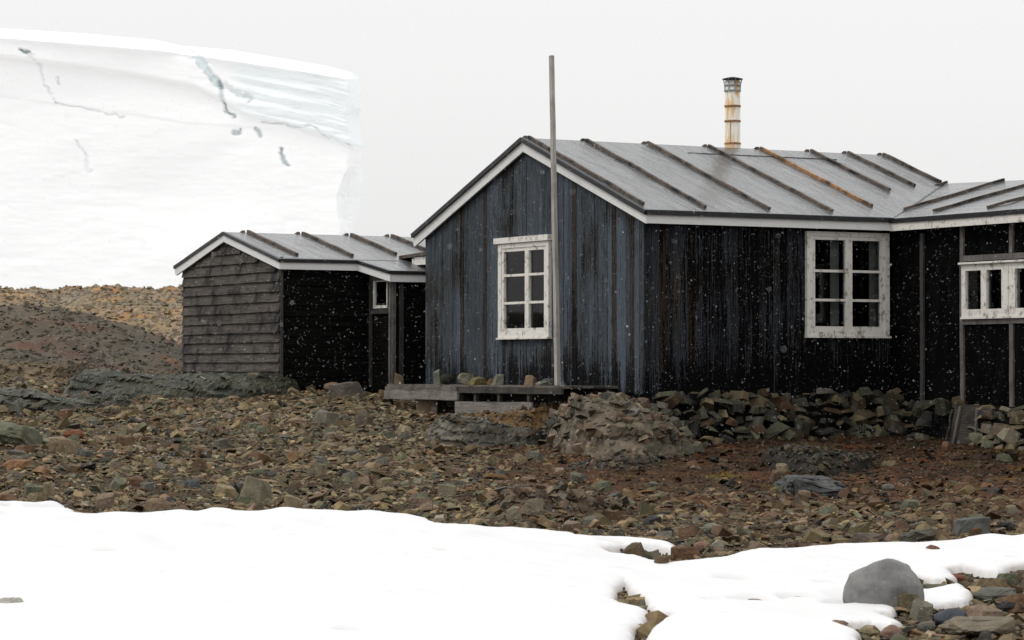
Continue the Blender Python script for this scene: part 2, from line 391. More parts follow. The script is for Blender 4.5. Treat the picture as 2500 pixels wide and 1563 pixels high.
# ================================================================== SETTING
# ---- ground sheet
def fan(pxs, ds):
    PX, D = np.meshgrid(pxs, ds); x, y = xy_td(PX, D); return PX, D, x, y
def grid_faces(ny, nx):
    i = np.arange(ny - 1)[:, None] * nx + np.arange(nx - 1)[None]
    return np.stack([i, i + 1, i + nx + 1, i + nx], -1).reshape(-1, 4)
def zone_rust(px, d):
    """0 on the olive slope at the left, 1 on the red-brown earth by the hut"""
    return np.clip((px - 1000) / 500, 0, 1) * np.clip((d - 23) / 7, 0, 1)
pxs = np.concatenate([np.linspace(-22000, -1200, 18)[:-1], np.linspace(-1200, -200, 30)[:-1], np.arange(-200, 2700, 11), np.linspace(2700, 3800, 30), np.linspace(5000, 22000, 16)])
ds = np.concatenate([np.linspace(1, 14, 14)[:-1], np.arange(14, 50, .11), np.linspace(50, 130, 40), [200, 400, 900]])
PX, D, GX, GY = fan(pxs, ds)
GZ = ground_xy(GX, GY)
GZ += .02 * fbm(GX * 9, GY * 9, 2.0, 2, 9) * np.clip((D - 14) / 4, 0, 1)
zr_ = zone_rust(PX, D)[..., None]
n1 = fbm(GX * 1.3, GY * 1.3, .5, 3, 21)[..., None]
left = np.array([.036, .026, .016]); right = np.array([.034, .018, .009]); moss = np.array([.075, .055, .008]); redd = np.array([.062, .025, .011])
gt = left * (1 - zr_) + right * zr_
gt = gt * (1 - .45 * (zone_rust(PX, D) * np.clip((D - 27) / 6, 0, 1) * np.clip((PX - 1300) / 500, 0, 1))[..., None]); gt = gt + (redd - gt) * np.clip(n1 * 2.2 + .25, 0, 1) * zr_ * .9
n2 = fbm(GX * 2.1 + 9, GY * 2.1, .5, 3, 31)[..., None]
gt = gt + (moss - gt) * np.clip(n2 * 3 - .55, 0, 1) * zr_ * .8
GZ = np.where(D > 120, GZ - .3, GZ); V = np.stack([GX, GY, GZ], -1).reshape(-1, 3)
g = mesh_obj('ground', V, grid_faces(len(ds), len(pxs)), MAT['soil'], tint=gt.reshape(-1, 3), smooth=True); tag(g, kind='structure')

# ---- snow field with melted edge
def ghits(pts):
    return np.array([ghit(px, py)[0][:2] for px, py in pts])
SN = [(-400, 1228), (0, 1239), (141, 1240), (160, 1248), (187, 1260), (184, 1270), (205, 1272), (273, 1267), (446, 1261), (480, 1266), (498, 1263), (514, 1254), (559, 1259), (577, 1265),
      (682, 1257), (728, 1260), (887, 1264), (987, 1270), (1045, 1279), (1098, 1297), (1138, 1298), (1178, 1303), (1249, 1305), (1313, 1309), (1376, 1316),
      (1424, 1329), (1500, 1331), (1585, 1335), (1640, 1346), (1656, 1353), (1648, 1358), (1600, 1350), (1560, 1347), (1528, 1352), (1505, 1358), (1478, 1360), (1500, 1369), (1560, 1373), (1600, 1384), (1634, 1391), (1674, 1388), (1713, 1385),
      (1800, 1372), (1845, 1364), (1951, 1361), (2097, 1350), (2220, 1347), (2325, 1340), (2350, 1333), (2371, 1331), (2500, 1325), (3300, 1300), (3300, 1380), (2700, 1380),
      (2500, 1396), (2437, 1416), (2400, 1411), (2350, 1402), (2312, 1406), (2336, 1428), (2318, 1437), (2278, 1436), (2246, 1426), (2240, 1450), (2262, 1462), (2290, 1456), (2350, 1450), (2374, 1468), (2366, 1486),
      (2310, 1490), (2272, 1504), (2250, 1496), (2192, 1500), (2180, 1512), (2150, 1515), (2206, 1542), (2176, 1552), (2130, 1540), (2060, 1545), (2100, 1562), (2090, 1640), (1560, 1640),
      (1582, 1563), (1614, 1534), (1634, 1520), (1590, 1511), (1575, 1488), (1552, 1471), (1534, 1457), (1527, 1433), (1505, 1455), (1500, 1482), (1518, 1494), (1578, 1505), (1586, 1523), (1568, 1545), (1548, 1565), (1500, 1640), (-400, 1640)]
POLY = ghits([p for p in SN if p[1] < 1600]); SN_in = [p for p in SN if p[1] < 1600]
# close the polygon far in front of the frame
def sd_poly(x, y, P):
    best = np.full(x.shape, 1e9); inside = np.zeros(x.shape, bool); n = len(P)
    for i in range(n):
        a = P[i]; b = P[(i + 1) % n]; ab = b - a
        t = np.clip(((x - a[0]) * ab[0] + (y - a[1]) * ab[1]) / (ab @ ab + 1e-12), 0, 1)
        best = np.minimum(best, (x - a[0] - ab[0] * t) ** 2 + (y - a[1] - ab[1] * t) ** 2)
        c = ((a[1] > y) != (b[1] > y)); xi = a[0] + (y - a[1]) / (b[1] - a[1] + 1e-15) * ab[0]
        inside ^= c & (x < xi)
    return np.sqrt(best) * np.where(inside, 1, -1)
_pts = []
for (px, py) in SN:
    if py < 1600: _pts.append(ghit(px, py)[0][:2])
    else: _pts.append(np.array(xy_td(px, 15.2)) if px > 0 else np.array(xy_td(-400, 15.2)))
POLY = np.array(_pts)
def snow_sd(x, y):
    px, d = td_xy(x, y)
    s = sd_poly(x, y, POLY)
    s = np.where(d < 15.25, np.where((px < 1490) | ((px > 1610) & (px < 2080)), .6, -.4), s)
    return s + .03 * fbm(x * 5, y * 5, .7, 3, 77) + .012 * fbm(x * 18, y * 18, .2, 2, 78)
spx = np.concatenate([np.linspace(-900, -60, 40)[:-1], np.arange(-60, 1400, 8), np.arange(1400, 2560, 3.2), np.linspace(2560, 3300, 40)])
sds = np.concatenate([np.linspace(1.5, 13, 12)[:-1], np.linspace(13, 16.4, 14)[:-1], np.arange(16.4, 26.5, .034)])
PX, D, X_, Y_ = fan(spx, sds)
S_ = snow_sd(X_, Y_)
T = .055 + .02 * fbm(X_ * .9, Y_ * .9, .1, 2, 5)
prof = np.where(S_ > 0, T * np.sqrt(np.clip(1 - (1 - np.clip(S_ / .10, 0, 1)) ** 2, 0, 1)), np.clip(S_ * 5, -.3, 0)) 
gz = ground0(PX, D) + np.clip((D - 17) / 6, 0, 1) * (.05 * fbm(X_ * .8, Y_ * .8, 3.3, 3) + .05 * fbm(X_ * 2.3, Y_ * 2.3, 1.3, 2, 5))
Z_ = gz + prof + .012 * np.clip(S_ * 3, 0, 1) * fbm(X_ * 2.5, Y_ * 2.5, .4, 3, 15) + .02
dirt = np.clip(1 - S_ / .05, 0, 1) * np.clip(.5 + fbm(X_ * 4, Y_ * 4, .3, 3, 66), 0, 1)
for (px, py, a, dp) in [(1802, 1433, .16, .05), (1847, 1482, .18, .055), (1955, 1477, .15, .05), (1745, 1488, .08, .03), (1535, 1412, .12, .04), (2025, 1447, .1, .035), (2045, 1494, .1, .035), (120, 1252, .2, .05),
                        (2162, 1475, .42, .05), (8, 1250, .1, .03), (1500, 1343, .12, .03), (265, 1365, .10, .03), (158, 1325, .07, .02), (2480, 1380, .07, .03), (2035, 1420, .07, .03), (860, 1560, .1, .03)]:
    c, d_ = ghit(px, py); q = ((X_ - c[0]) * RX[0] + (Y_ - c[1]) * RX[1]) / a; r_ = ((X_ - c[0]) * VX[0] + (Y_ - c[1]) * VX[1]) / (a * .8)
    dp *= 1.5; Z_ -= dp * np.exp(-(q * q + r_ * r_) ** 2); dirt = np.maximum(dirt, .8 * np.exp(-((q * q + r_ * r_) * 2) ** 2))
F_ = grid_faces(len(sds), len(spx)); keep = (S_.ravel()[F_] > -.07).any(1)
V = np.stack([X_, Y_, Z_], -1).reshape(-1, 3); used = np.unique(F_[keep]); remap = np.zeros(len(V), int); remap[used] = np.arange(len(used))
spk = np.clip(fbm(X_ * 7, Y_ * 4, .3, 3, 67) * 3 - 1.3, 0, 1) * .35; dirt = np.clip(dirt + spk, 0, 1)[..., None]
snow_t = (np.array([.60, .598, .596]) + (np.array([.38, .32, .27]) - .60) * dirt * .8).reshape(-1, 3)
s = mesh_obj('snow', V[used], remap[F_[keep]], MAT['snow'], smooth=True, tint=snow_t[used]); tag(s, kind='structure')

# ---- background hill
def hill_z(px, d):
    x, y = xy_td(px, d)
    near = np.interp(px, [-700, 0, 150, 300, 452, 800, 1500], [3.1, 2.78, 2.72, 2.45, 1.98, 1.6, 1.5])
    a = 1.2 + (near - 1.2) * np.exp(-((d - 57) / 7.5) ** 2)
    top = 4.17 + .22 * fbm(px / 90, 0 * px + 3, .2, 3, 61)
    b = 1.2 + (top - 1.2) * np.clip((d - 58) / 34, 0, 1) ** .8 - np.clip((d - 92) / 30, 0, 1) * 2.0
    z = np.maximum(a, b); rough = np.clip((d - 47) / 4, 0, 1)
    return z + rough * (.24 * fbm(x * .35, y * .35, 1., 4, 41, True) + .10 * fbm(x * 1.3, y * 1.3, 2., 3, 44, True)) 
hpx = np.concatenate([np.linspace(-4000, -150, 40)[:-1], np.arange(-150, 640, 5), np.linspace(640, 4500, 60)]); hd = np.concatenate([np.arange(46.5, 66, .14), np.arange(66, 100, .2), np.linspace(100, 130, 12)])
PX, D, X_, Y_ = fan(hpx, hd); Z_ = hill_z(PX, D)
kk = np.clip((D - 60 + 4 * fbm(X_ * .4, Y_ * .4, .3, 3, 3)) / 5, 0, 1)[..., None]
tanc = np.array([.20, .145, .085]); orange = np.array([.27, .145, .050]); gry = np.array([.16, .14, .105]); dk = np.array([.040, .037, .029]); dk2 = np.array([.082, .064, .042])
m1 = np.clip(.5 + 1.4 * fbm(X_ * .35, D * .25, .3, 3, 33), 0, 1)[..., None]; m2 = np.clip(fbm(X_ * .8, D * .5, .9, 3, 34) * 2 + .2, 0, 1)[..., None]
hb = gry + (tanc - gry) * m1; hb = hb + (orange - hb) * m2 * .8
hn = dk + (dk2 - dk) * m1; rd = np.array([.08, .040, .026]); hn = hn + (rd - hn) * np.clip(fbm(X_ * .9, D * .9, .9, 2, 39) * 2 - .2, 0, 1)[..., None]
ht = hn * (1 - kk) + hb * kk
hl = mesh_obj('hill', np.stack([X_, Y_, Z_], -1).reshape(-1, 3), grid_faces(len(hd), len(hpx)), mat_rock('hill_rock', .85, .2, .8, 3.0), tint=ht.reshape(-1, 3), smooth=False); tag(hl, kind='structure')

# ---- unseen snow plain before the glacier, added to bounce light onto its face
PX, D, X_, Y_ = fan(np.linspace(-22000, 22000, 60), np.array([112, 130, 170, 240, 320, 500, 1200.0]))
sp_ = mesh_obj('unseen_snow_plain', np.stack([X_, Y_, np.where(D < 115, .9, 1.32) + 0 * X_], -1).reshape(-1, 3), grid_faces(7, 60), MAT['snow'], smooth=True, tint=np.array([.7, .7, .7])); tag(sp_, kind='structure')

# ---- glacier front far behind
gx = np.arange(0, 1.0001, 1 / 460); gyy = np.arange(60, 900, 2.4)
def seg_d(px, py, pts):
    b = np.full(px.shape, 1e9)
    for (x0, y0), (x1, y1) in zip(pts, pts[1:]):
        t = np.clip(((px - x0) * (x1 - x0) + (py - y0) * (y1 - y0)) / ((x1 - x0) ** 2 + (y1 - y0) ** 2), 0, 1)
        b = np.minimum(b, np.hypot(px - x0 - t * (x1 - x0), py - y0 - t * (y1 - y0)))
    return b
topy = lambda p: np.interp(p, [-900, 0, 200, 380, 440, 560, 700, 800, 860, 890], [40, 70, 82, 98, 112, 122, 145, 162, 178, 188])
ys = np.linspace(0, 1, 340)
xr = lambda y: np.interp(y, [180, 190, 230, 265, 280, 310, 355, 400, 445, 480, 530, 560, 578, 600, 900], [868, 877, 881, 882, 871, 877, 887, 879, 886, 880, 877, 866, 857, 846, 832])
U_, W_ = np.meshgrid(np.linspace(0, 1, 460), ys)
PYg = 185 + W_ * 700                                   # first guess of the height to get the right-hand outline
PYr = PYg
PXg = -900 + (xr(185 + W_ * 700) + 900) * (1 - (1 - U_) ** 1.15)
tp = topy(PXg); PYg = tp + W_ * (890 - tp)
PXg = -900 + (xr(np.maximum(PYg, 186)) + 900) * (1 - (1 - U_) ** 1.15)
rel = .5 * fbm(PXg / 210, PYg / 160, .4, 2, 91) + .10 * fbm(PXg / 60, PYg / 18, .4, 3, 95)
ice = np.zeros_like(PXg)
line1 = np.interp(PXg, [-900, 0, 180, 330, 480, 545, 600, 700, 900], [120, 138, 160, 182, 212, 246, 280, 300, 372])
rel += (.9 - .5 / (1 + np.exp(-(PXg - 600) / 60))) * (1 / (1 + np.exp(-(PYg - line1) / 1.8)))
line0 = np.interp(PXg, [-900, 0, 430, 900], [70, 92, 128, 200]); rel -= .7 * np.exp(-((PYg - line0) / 5) ** 2)
rel += .12 * (1 / (1 + np.exp(-(PYg - np.interp(PXg, [-900, 0, 300, 450, 900], [200, 235, 275, 300, 330])) / 1.5)))
def crev(pts, w_, dep, bl):
    global rel, ice
    wob = 1 + .7 * fbm(PXg / 11, PYg / 11, .1, 3, 12); k = np.exp(-(seg_d(PXg + 16 * fbm(PXg / 30, PYg / 22, .5, 4, 13), PYg + 12 * fbm(PXg / 30, PYg / 22, .9, 4, 14), pts) / (w_ * wob)) ** 4)
    rel = rel + dep * k; ice = np.maximum(ice, bl * k)
crev([(443, 122), (462, 134), (486, 140), (498, 165), (520, 190), (540, 212)], 8, 1.0, .75)
crev([(540, 205), (545, 240), (552, 270), (566, 285)], 4, .7, .6)
crev([(556, 215), (590, 232), (610, 240)], 8, .5, .5)
crev([(575, 318), (588, 320)], 4, .7, .5); crev([(628, 316), (632, 330)], 4, .6, .4); crev([(684, 360), (690, 378), (704, 400)], 4.5, .8, .75)
crev([(57, 119), (70, 126)], 4, .9, 1.0); crev([(70, 128), (92, 160), (112, 205), (124, 230), (138, 252)], 1.8, .2, .15)
crev([(138, 252), (170, 262), (300, 282)], 2, .2, .05); crev([(138, 185), (140, 200)], 2, .3, .2)
crev([(225, 420), (200, 370), (185, 340)], 3, .2, .05); crev([(640, 300), (760, 310), (830, 340), (885, 370)], 2.5, .25, .05)
right = np.clip((PXg - 540) / 60, 0, 1) * np.clip((line1 + 20 - PYg) / 30, 0, 1)
st = PYg - topy(PXg) - (PXg - 550) * .03
rel += right * (.10 * np.sin(st / 5.2 + 2 * fbm(PXg / 90, PYg / 30, .2, 2, 8)) + .25 * fbm(PXg / 120, st / 6, .2, 3, 8)); ice = np.maximum(ice, right * (.40 + .35 * fbm(PXg / 160, st / 9, .6, 3, 18)))
curve = np.interp(PYg, [340, 365, 400, 430, 480, 530, 575], [905, 884, 862, 842, 824, 826, 850])
cave = np.clip((PXg - curve) / 10, 0, 1) * (PYg > 345) * (PYg < 600)
rel += cave * (3 + .10 * np.abs(PXg - curve)) + cave * .5 * fbm(PXg / 14, PYg / 14, .4, 3, 55, True); ice = np.maximum(ice, cave * .16)
edge = np.clip((U_ - .965) / .035, 0, 1); rel += 16 * edge ** 3 * (1 - np.clip((PYg - 560) / 60, 0, 1)) * (1 - .7 * cave)
rel += 5 * np.clip(1 - (PYg - topy(PXg)) / 40, 0, 1) ** 3
Pg = CAM + rays(PXg, PYg) * (300 + rel)[..., None]
tg = np.array([.80, .80, .796]) + (np.array([.715, .785, .80]) - np.array([.80, .80, .796])) * np.clip(ice, 0, 1)[..., None]
dust = np.exp(-((PYg - line1 - 5) / 3) ** 2) * np.clip(fbm(PXg / 60, PYg / 20, .3, 3, 3) + .3, 0, 1) * .5
tg = tg + (np.array([.72, .64, .58]) - tg) * (dust[..., None])
# top rows running back, right-hand columns running back
R0 = rays(PXg, PYg)[0] * np.array([1, 1, 0]); back = np.stack([Pg[0] + np.array([0, 0, 1.0]) * h + R0 * b for b, h in ((150, 1.5), (70, 1.2), (25, .6), (8, .3))], 0)
Pg = np.concatenate([back, Pg], 0); tg = np.concatenate([np.repeat(tg[:1], 4, 0), tg], 0)
R1 = (Pg[:, -1] - CAM); R1 = R1 / (R1 @ VX)[:, None]; R1[:, 2] = 0; sidec = np.stack([Pg[:, -1] + R1 * b - RX * c for b, c in ((8, .3), (30, 1.5), (90, 2.5), (160, 5))], 1)
Pg = np.concatenate([Pg, sidec], 1); tg = np.concatenate([tg, np.repeat(tg[:, -1:], 4, 1)], 1)
gl_ = mesh_obj('glacier', Pg.reshape(-1, 3), grid_faces(Pg.shape[0], Pg.shape[1]), MAT['ice'], tint=tg.reshape(-1, 3), smooth=True); tag(gl_, kind='structure')

# ================================================================== HUT
FL = 1.375
ZR = lambda Y: 4.876 - .366 * abs(Y - 3.0)
hut = empty('wooden_hut', (3, 3, FL))
tag(hut, 'large dark wooden hut of peeling blue-grey boards with grey felt roof and white trim', 'hut')
def under(Y): return ZR(Y) - .12
# openings
GW = (2.33, 3.74, 2.12, 3.43); LW = (2.535, 3.905, 2.12, 3.52); WW = (-2.95, -1.53, 2.34, 3.06)
mb = MB(); board_wall(mb, ('X', 0), 0, 6.0, FL, under, holes=[(GW[0] + .05, GW[1] - .05, GW[2] + .05, GW[3] - .03)]); mb.build('gable_wall', MAT['gable'], hut)
mb = MB(); board_wall(mb, ('Y', 0), .011, 3.95, FL - .03, lambda s_: 3.66, holes=[(LW[0] + .05, LW[1] - .04, LW[2] + .05, LW[3] - .04)]); mb.build('long_wall', MAT['long'], hut)
mb = MB()    # wing wall: smooth tar paper panels
for (a, b, z0, z1) in ((-6.0, WW[0], 1.05, 3.66), (WW[1], .012, 1.05, 3.66), (WW[0], WW[1], 1.05, WW[2] + .02), (WW[0], WW[1], WW[3] - .02, 3.66)):
    mb.box(4.0, 4.06, a, b, z0, z1)
mb.build('wing_wall', MAT['tar'], hut)
mb = MB(); mb.box(.06, 6.1, 5.93, 6.0, FL, 3.66); mb.box(6.05, 6.12, 1.2, 5.93, FL, 3.66)
mb.add([(6.12, -.1, 3.6), (6.12, 6.1, 3.6), (6.12, 3, 4.82)], [(0, 1, 2)])
mb.box(4.06, 8.4, -6.0, -5.93, .2, 3.66); mb.box(8.33, 8.4, -5.93, 1.2, .2, 3.66); mb.box(6.12, 8.33, 1.2, 1.27, 1.05, 3.66)
mb.build('back_wall', MAT['tar'], hut)
mb = MB(); mb.box(.06, 6.05, .06, 5.93, FL - .08, FL); mb.box(4.07, 8.3, -5.9, .05, FL - .08, FL + .002); mb.build('floor_boards', MAT['dark'], hut)
mb = MB(); mb.box(1.9, 1.95, .1, 2.4, FL, 3.5); mb.box(.1, 3.9, 2.0, 2.05, FL, 3.5); mb.box(5.2, 5.25, -5.9, .1, FL, 3.5); mb.build('inner_partition', MAT['dark'], hut)

# roof surfaces with a slight sag and wrinkles
def patch(rows, cols, fn, name, parent, amp=.006):
    A, B = np.meshgrid(np.linspace(0, 1, cols), np.linspace(0, 1, rows)); P = fn(A, B)
    P = P.copy(); P[..., 2] += amp * fbm(P[..., 0] * 3.2, P[..., 1] * 1.2, .4, 3, 17) * np.clip(B * (1 - B) * 12, 0, 1)
    nv = rows * cols; top = P.reshape(-1, 3); low = top - np.array([0, 0, .045])
    f = grid_faces(rows, cols); fl = f[:, ::-1] + nv
    def strip(idx): return np.stack([idx[:-1], idx[:-1] + nv, idx[1:] + nv, idx[1:]], -1)
    i = np.arange(nv).reshape(rows, cols)
    fs = np.concatenate([f, fl, strip(i[0]), strip(i[:, -1]), strip(i[-1][::-1]), strip(i[::-1, 0])])
    return mesh_obj(name, np.concatenate([top, low]), fs, MAT['felt'], parent, smooth=False)
YE = -.155
VXx = lambda Y: 3.885 + (Y + .155) * (6.19 - 3.885) / (1.62 + .155)
def f_main(A, B):
    Y = YE + (3.0 - YE) * B; xr_ = np.where(Y < 1.62, 3.885 + (Y + .155) * 1.2986, 6.19); X = -.07 + (xr_ + .07) * A
    return np.stack([X, Y, 4.876 - .366 * np.abs(Y - 3)], -1)
roof = patch(60, 160, f_main, 'roof', hut)
for p in roof.data.polygons: p.use_smooth = True
def f_back(A, B):
    Y = 3.0 + 3.24 * B; return np.stack([-.07 + 6.26 * A, Y, 4.876 - .366 * np.abs(Y - 3)], -1)
patch(12, 12, f_back, 'back_roof_slope', hut)
def f_wing(A, B):
    X = 3.85 + 2.34 * B; yv = np.clip(-.155 + (X - 3.885) / 1.2986, -.18, 1.62); Y = -6.2 + (yv + 6.2) * A
    return np.stack([X, Y, 3.71 + .2825 * (X - 3.85) + (.03 * (Y - 1.62)) * B], -1)
wroof = patch(50, 140, f_wing, 'wing_roof', hut)
for p in wroof.data.polygons: p.use_smooth = True
def f_wback(A, B):
    X = 6.19 + 2.34 * B; Y = -6.2 + (1.62 + 6.2) * A
    return np.stack([X, Y, 4.371 - .2825 * (X - 6.19) + (.03 * (Y - 1.62)) * (1 - B)], -1)
patch(10, 10, f_wback, 'wing_back_roof', hut)
# black rolled felt edges
mb = MB(); q = -.01
mb.beam((-.085, YE - .02, ZR(YE) - .030), (3.87, YE - .02, ZR(YE) - .030), .05, .062, n=14, jit=.002)
mb.build('roof_edge', MAT['edge'], hut)
mb = MB(); mb.beam((-.09, YE - .03, ZR(YE) - .033), (-.09, 3.0, ZR(3) - .024), .05, .06, n=12, jit=.002)
mb.beam((-.09, 6.26, ZR(6.26) - .03), (-.09, 3.0, ZR(3) - .024), .05, .06, n=12, jit=.002); mb.build('roof_edge', MAT['edge'], hut)
mb = MB(); mb.beam((3.835, -6.2, 3.678), (3.835, YE - .01, 3.678), .05, .06, n=12, jit=.003); mb.build('roof_edge', MAT['edge'], hut)
# white fascias
def prism(mb, pts, ax, a, b):
    n_ = len(pts); vs = []
    for k in (a, b):
        for p, z in pts: vs.append((k, p, z) if ax == 0 else (p, k, z))
    mb.add(vs, [tuple(range(n_))[::-1], tuple(range(n_, 2 * n_))] + [(i, (i + 1) % n_, n_ + (i + 1) % n_, n_ + i) for i in range(n_)])
mb = MB(); prism(mb, [(YE - .005, ZR(YE) - .058), (3.0, ZR(3) - .052), (3.0, ZR(3) - .19), (YE - .005, ZR(YE) - .175)], 0, -.075, -.045); mb.build('fascia', MAT['fascia'], hut)
mb = MB(); prism(mb, [(6.25, ZR(6.25) - .058), (3.001, ZR(3) - .052), (3.001, ZR(3) - .19), (6.21, ZR(6.25) - .19), (6.25, ZR(6.25) - .178)], 0, -.075, -.045); mb.build('fascia', MAT['fascia'], hut)
mb = MB(); mb.box(-.072, 3.86, YE - .012, YE + .018, 3.552, 3.662); mb.build('fascia', MAT['fascia'], hut)
mb = MB(); mb.box(3.83, 3.86, -6.1, YE - .013, 3.545, 3.65); mb.build('fascia', MAT['trim'], hut)['label'] = 'white fascia board with large grey peeled patches'
mb = MB(); mb.box(-.04, 3.86, YE + .02, 0, 3.60, 3.62); mb.box(3.862, 4.0, -6.1, 0, 3.58, 3.60); pass
mb.build('soffit', MAT['dark'], hut)
# battens
def plane_hit(px, py, p0, nrm):
    r = rays(px, py); return CAM + r * (((p0 - CAM) @ nrm) / (r @ nrm))
NM = np.cross([1, 0, 0], [0, 1, .366]); NW = np.cross([0, -1, 0], [1, 0, .2825])
for i, (tpx, tpy, bpx, bpy_) in enumerate([(1284, 336, 1590, 502), (1426, 348, 1742, 509), (1581, 360, 1903, 515), (1727, 367, 2060, 520), (1860, 373, 2150, 506), (1988, 377, 2183, 468), (2077, 380, 2244, 456), (2157, 382, 2310, 448)]):
    a = plane_hit(tpx, tpy + 3, np.array([0, 3, 4.876]), NM); b = plane_hit(bpx, bpy_, np.array([0, 3, 4.876]), NM)
    X = (a[0] + b[0]) / 2 if i else .02
    mb = MB(); Yb = max(b[1], -.14)
    mb.beam((X, Yb, ZR(Yb) + .022), (X, 2.99, ZR(2.99) + .022), .042, .038, n=8, jit=.005)
    o = mb.build('roof_batten', MAT['newbatten' if i == 4 else 'batten'], hut)
    if i == 4: o['label'] = 'fresh orange wood batten'
    mb = MB(); mb.beam((X - .03, 3.02, ZR(3.02) + .022), (X - .03, 6.1, ZR(6.1) + .022), .052, .045, n=2); mb.build('back_batten', MAT['batten'], hut)
    for k in range(0):
        y = Yb + .12 + (2.8 - Yb) * k / 8.5; mb.box(X - .012, X + .012, y - .012, y + .012, ZR(y) + .043, ZR(y) + .056)
def wz(X, Y): B = (X - 3.85) / 2.34; return 3.71 + .2825 * (X - 3.85) + .03 * (Y - 1.62) * B
for i, (bpx, bpy_, tpx, tpy) in enumerate([(2231, 474, 2309, 451), (2208, 513, 2436, 441), (2279, 517, 2510, 446), (2411, 508, 2640, 434), (2560, 503, 2760, 430)]):
    b = plane_hit(bpx, bpy_, np.array([3.85, 0, 3.71]), NW); X0 = max(b[0], 3.9); Y = b[1]
    X0 = max(X0, 3.92)
    mb = MB(); mb.beam((X0, Y, wz(X0, Y) + .022), (6.17, Y, wz(6.17, Y) + .022), .042, .038, n=6, jit=.005); o = mb.build('roof_batten', MAT['batten'], hut)
mb = MB()
mb.beam((2.4, 2.62, ZR(2.62) + .004), (5.0, 2.62, ZR(2.62) + .004), .008, .008); mb.build('felt_seam', MAT['edge'], hut)
# white window builder
def window(wall, S, Z, members, panes, curtains, parent, head=None, lab=None, sill=None):
    mb = MB()
    for (s0, s1, z0, z1, o0, o1) in members: wbox(mb, wall, s0, s1, z0, z1, o0, o1)
    wn = mb.build('window', MAT['trim'], parent)
    if lab: wn['label'] = lab
    for (s0, s1, z0, z1) in panes:
        mb = MB(); wbox(mb, wall, s0 - .004, s1 + .004, z0 - .004, z1 + .004, .004, .009); mb.build('pane', MAT['glass'], wn)
    for (s0, s1, z0, z1, dp) in curtains:
        mb = MB(); wbox(mb, wall, s0, s1, z0, z1, -dp - .012, -dp); mb.build('curtain', MAT['curtain'], wn)
    if head: mb = MB(); wbox(mb, wall, *head); mb.build('head_board', MAT['trim'], wn)
    if sill: mb = MB(); wbox(mb, wall, *sill); mb.build('sill', MAT['trim'], wn)
    return wn
def sash_set(s0, s1, z0, z1, smid, bars, fo=.055, frw=.085, sw=.05):
    """outer frame + two casements with cross bars"""
    M = [(s0, s0 + frw, z0, z1, -.04, fo), (s1 - frw, s1, z0, z1, -.04, fo), (s0 + frw, s1 - frw, z1 - frw * .7, z1, -.04, fo), (s0 + frw, s1 - frw, z0, z0 + frw * .8, -.04, fo)]
    a, b = s0 + frw, s1 - frw; lo, hi = z0 + frw * .8, z1 - frw * .7; P = []
    for p, q in ((a, smid), (smid, b)):
        M += [(p, p + sw, lo, hi, -.02, fo - .014), (q - sw, q, lo, hi, -.02, fo - .011), (p + sw, q - sw, hi - sw * .9, hi, -.02, fo - .013), (p + sw, q - sw, lo, lo + sw * 1.1, -.02, fo - .012)]
        zs = [lo + sw * 1.1] + list(bars) + [hi - sw * .9]
        for z in bars: M.append((p + sw, q - sw, z - .017, z + .017, -.02, fo - .015))
        for k in range(len(zs) - 1): P.append((p + sw, q - sw, zs[k] + (.017 if k else 0), zs[k + 1] - (.017 if k < len(bars) else 0)))
    return M, P
M, P = sash_set(2.335, 3.735, 2.115, 3.43, 2.95, (2.60, 2.985), frw=.09, sw=.055)
window(('X', 0), 0, 0, M, P, [(3.38, 3.55, 2.1, 3.45, .12), (2.78, 2.90, 2.1, 3.45, .12), (2.36, 2.40, 2.1, 3.45, .12)], hut, head=(2.31, 3.81, 3.435, 3.515, .0, .085), sill=(2.32, 3.75, 2.095, 2.118, .0, .08))
M, P = sash_set(2.535, 3.905, 2.125, 3.52, 3.235, (2.605, 2.995), frw=.085, sw=.055)
window(('Y', 0), 0, 0, M, P, [(3.03, 3.17, 2.1, 3.5, .10), (3.68, 3.84, 2.1, 3.5, .10)], hut, sill=(2.525, 3.92, 2.10, 2.128, .0, .075))
# wing window: two frames side by side, each two narrow panes
M = []; P = []
for f0 in (-2.27, -3.0):
    s0, s1 = f0, f0 + .725
    cols = [(f0 + .055, f0 + .345), (f0 + .37, f0 + .67)] if False else None
for (a, b) in ((-1.945, -1.63), (-2.345, -2.03), (-2.86, -2.60), (-3.25, -3.0)):
    pass
WX = 3.99
edges = [(-1.53, -1.61), (-1.925, -2.035), (-2.335, -2.60), (-2.90, -3.02), (-3.32, -3.42)]
for (a, b) in edges: M.append((b, a, 2.36, 3.05, -.03, .045))
for k in range(4):
    a = edges[k][1]; b = edges[k + 1][0]; M += [(b, a, 2.965, 3.05, -.03, .043), (b, a, 2.36, 2.46, -.03, .043)]; P.append((b, a, 2.46, 2.965))
M.append((-2.475, -2.462, 2.37, 3.04, .045, .055))
window(('X', WX), 0, 0, M, P, [(-1.90, -1.66, 2.3, 3.1, .11), (-2.33, -2.19, 2.3, 3.1, .11), (-3.2, -3.08, 2.3, 3.1, .12)], hut, head=(-3.45, -1.51, 3.05, 3.075, .0, .085), sill=(-3.43, -1.52, 2.335, 2.36, .0, .06), lab='wide low window of narrow panes under a split drip board')
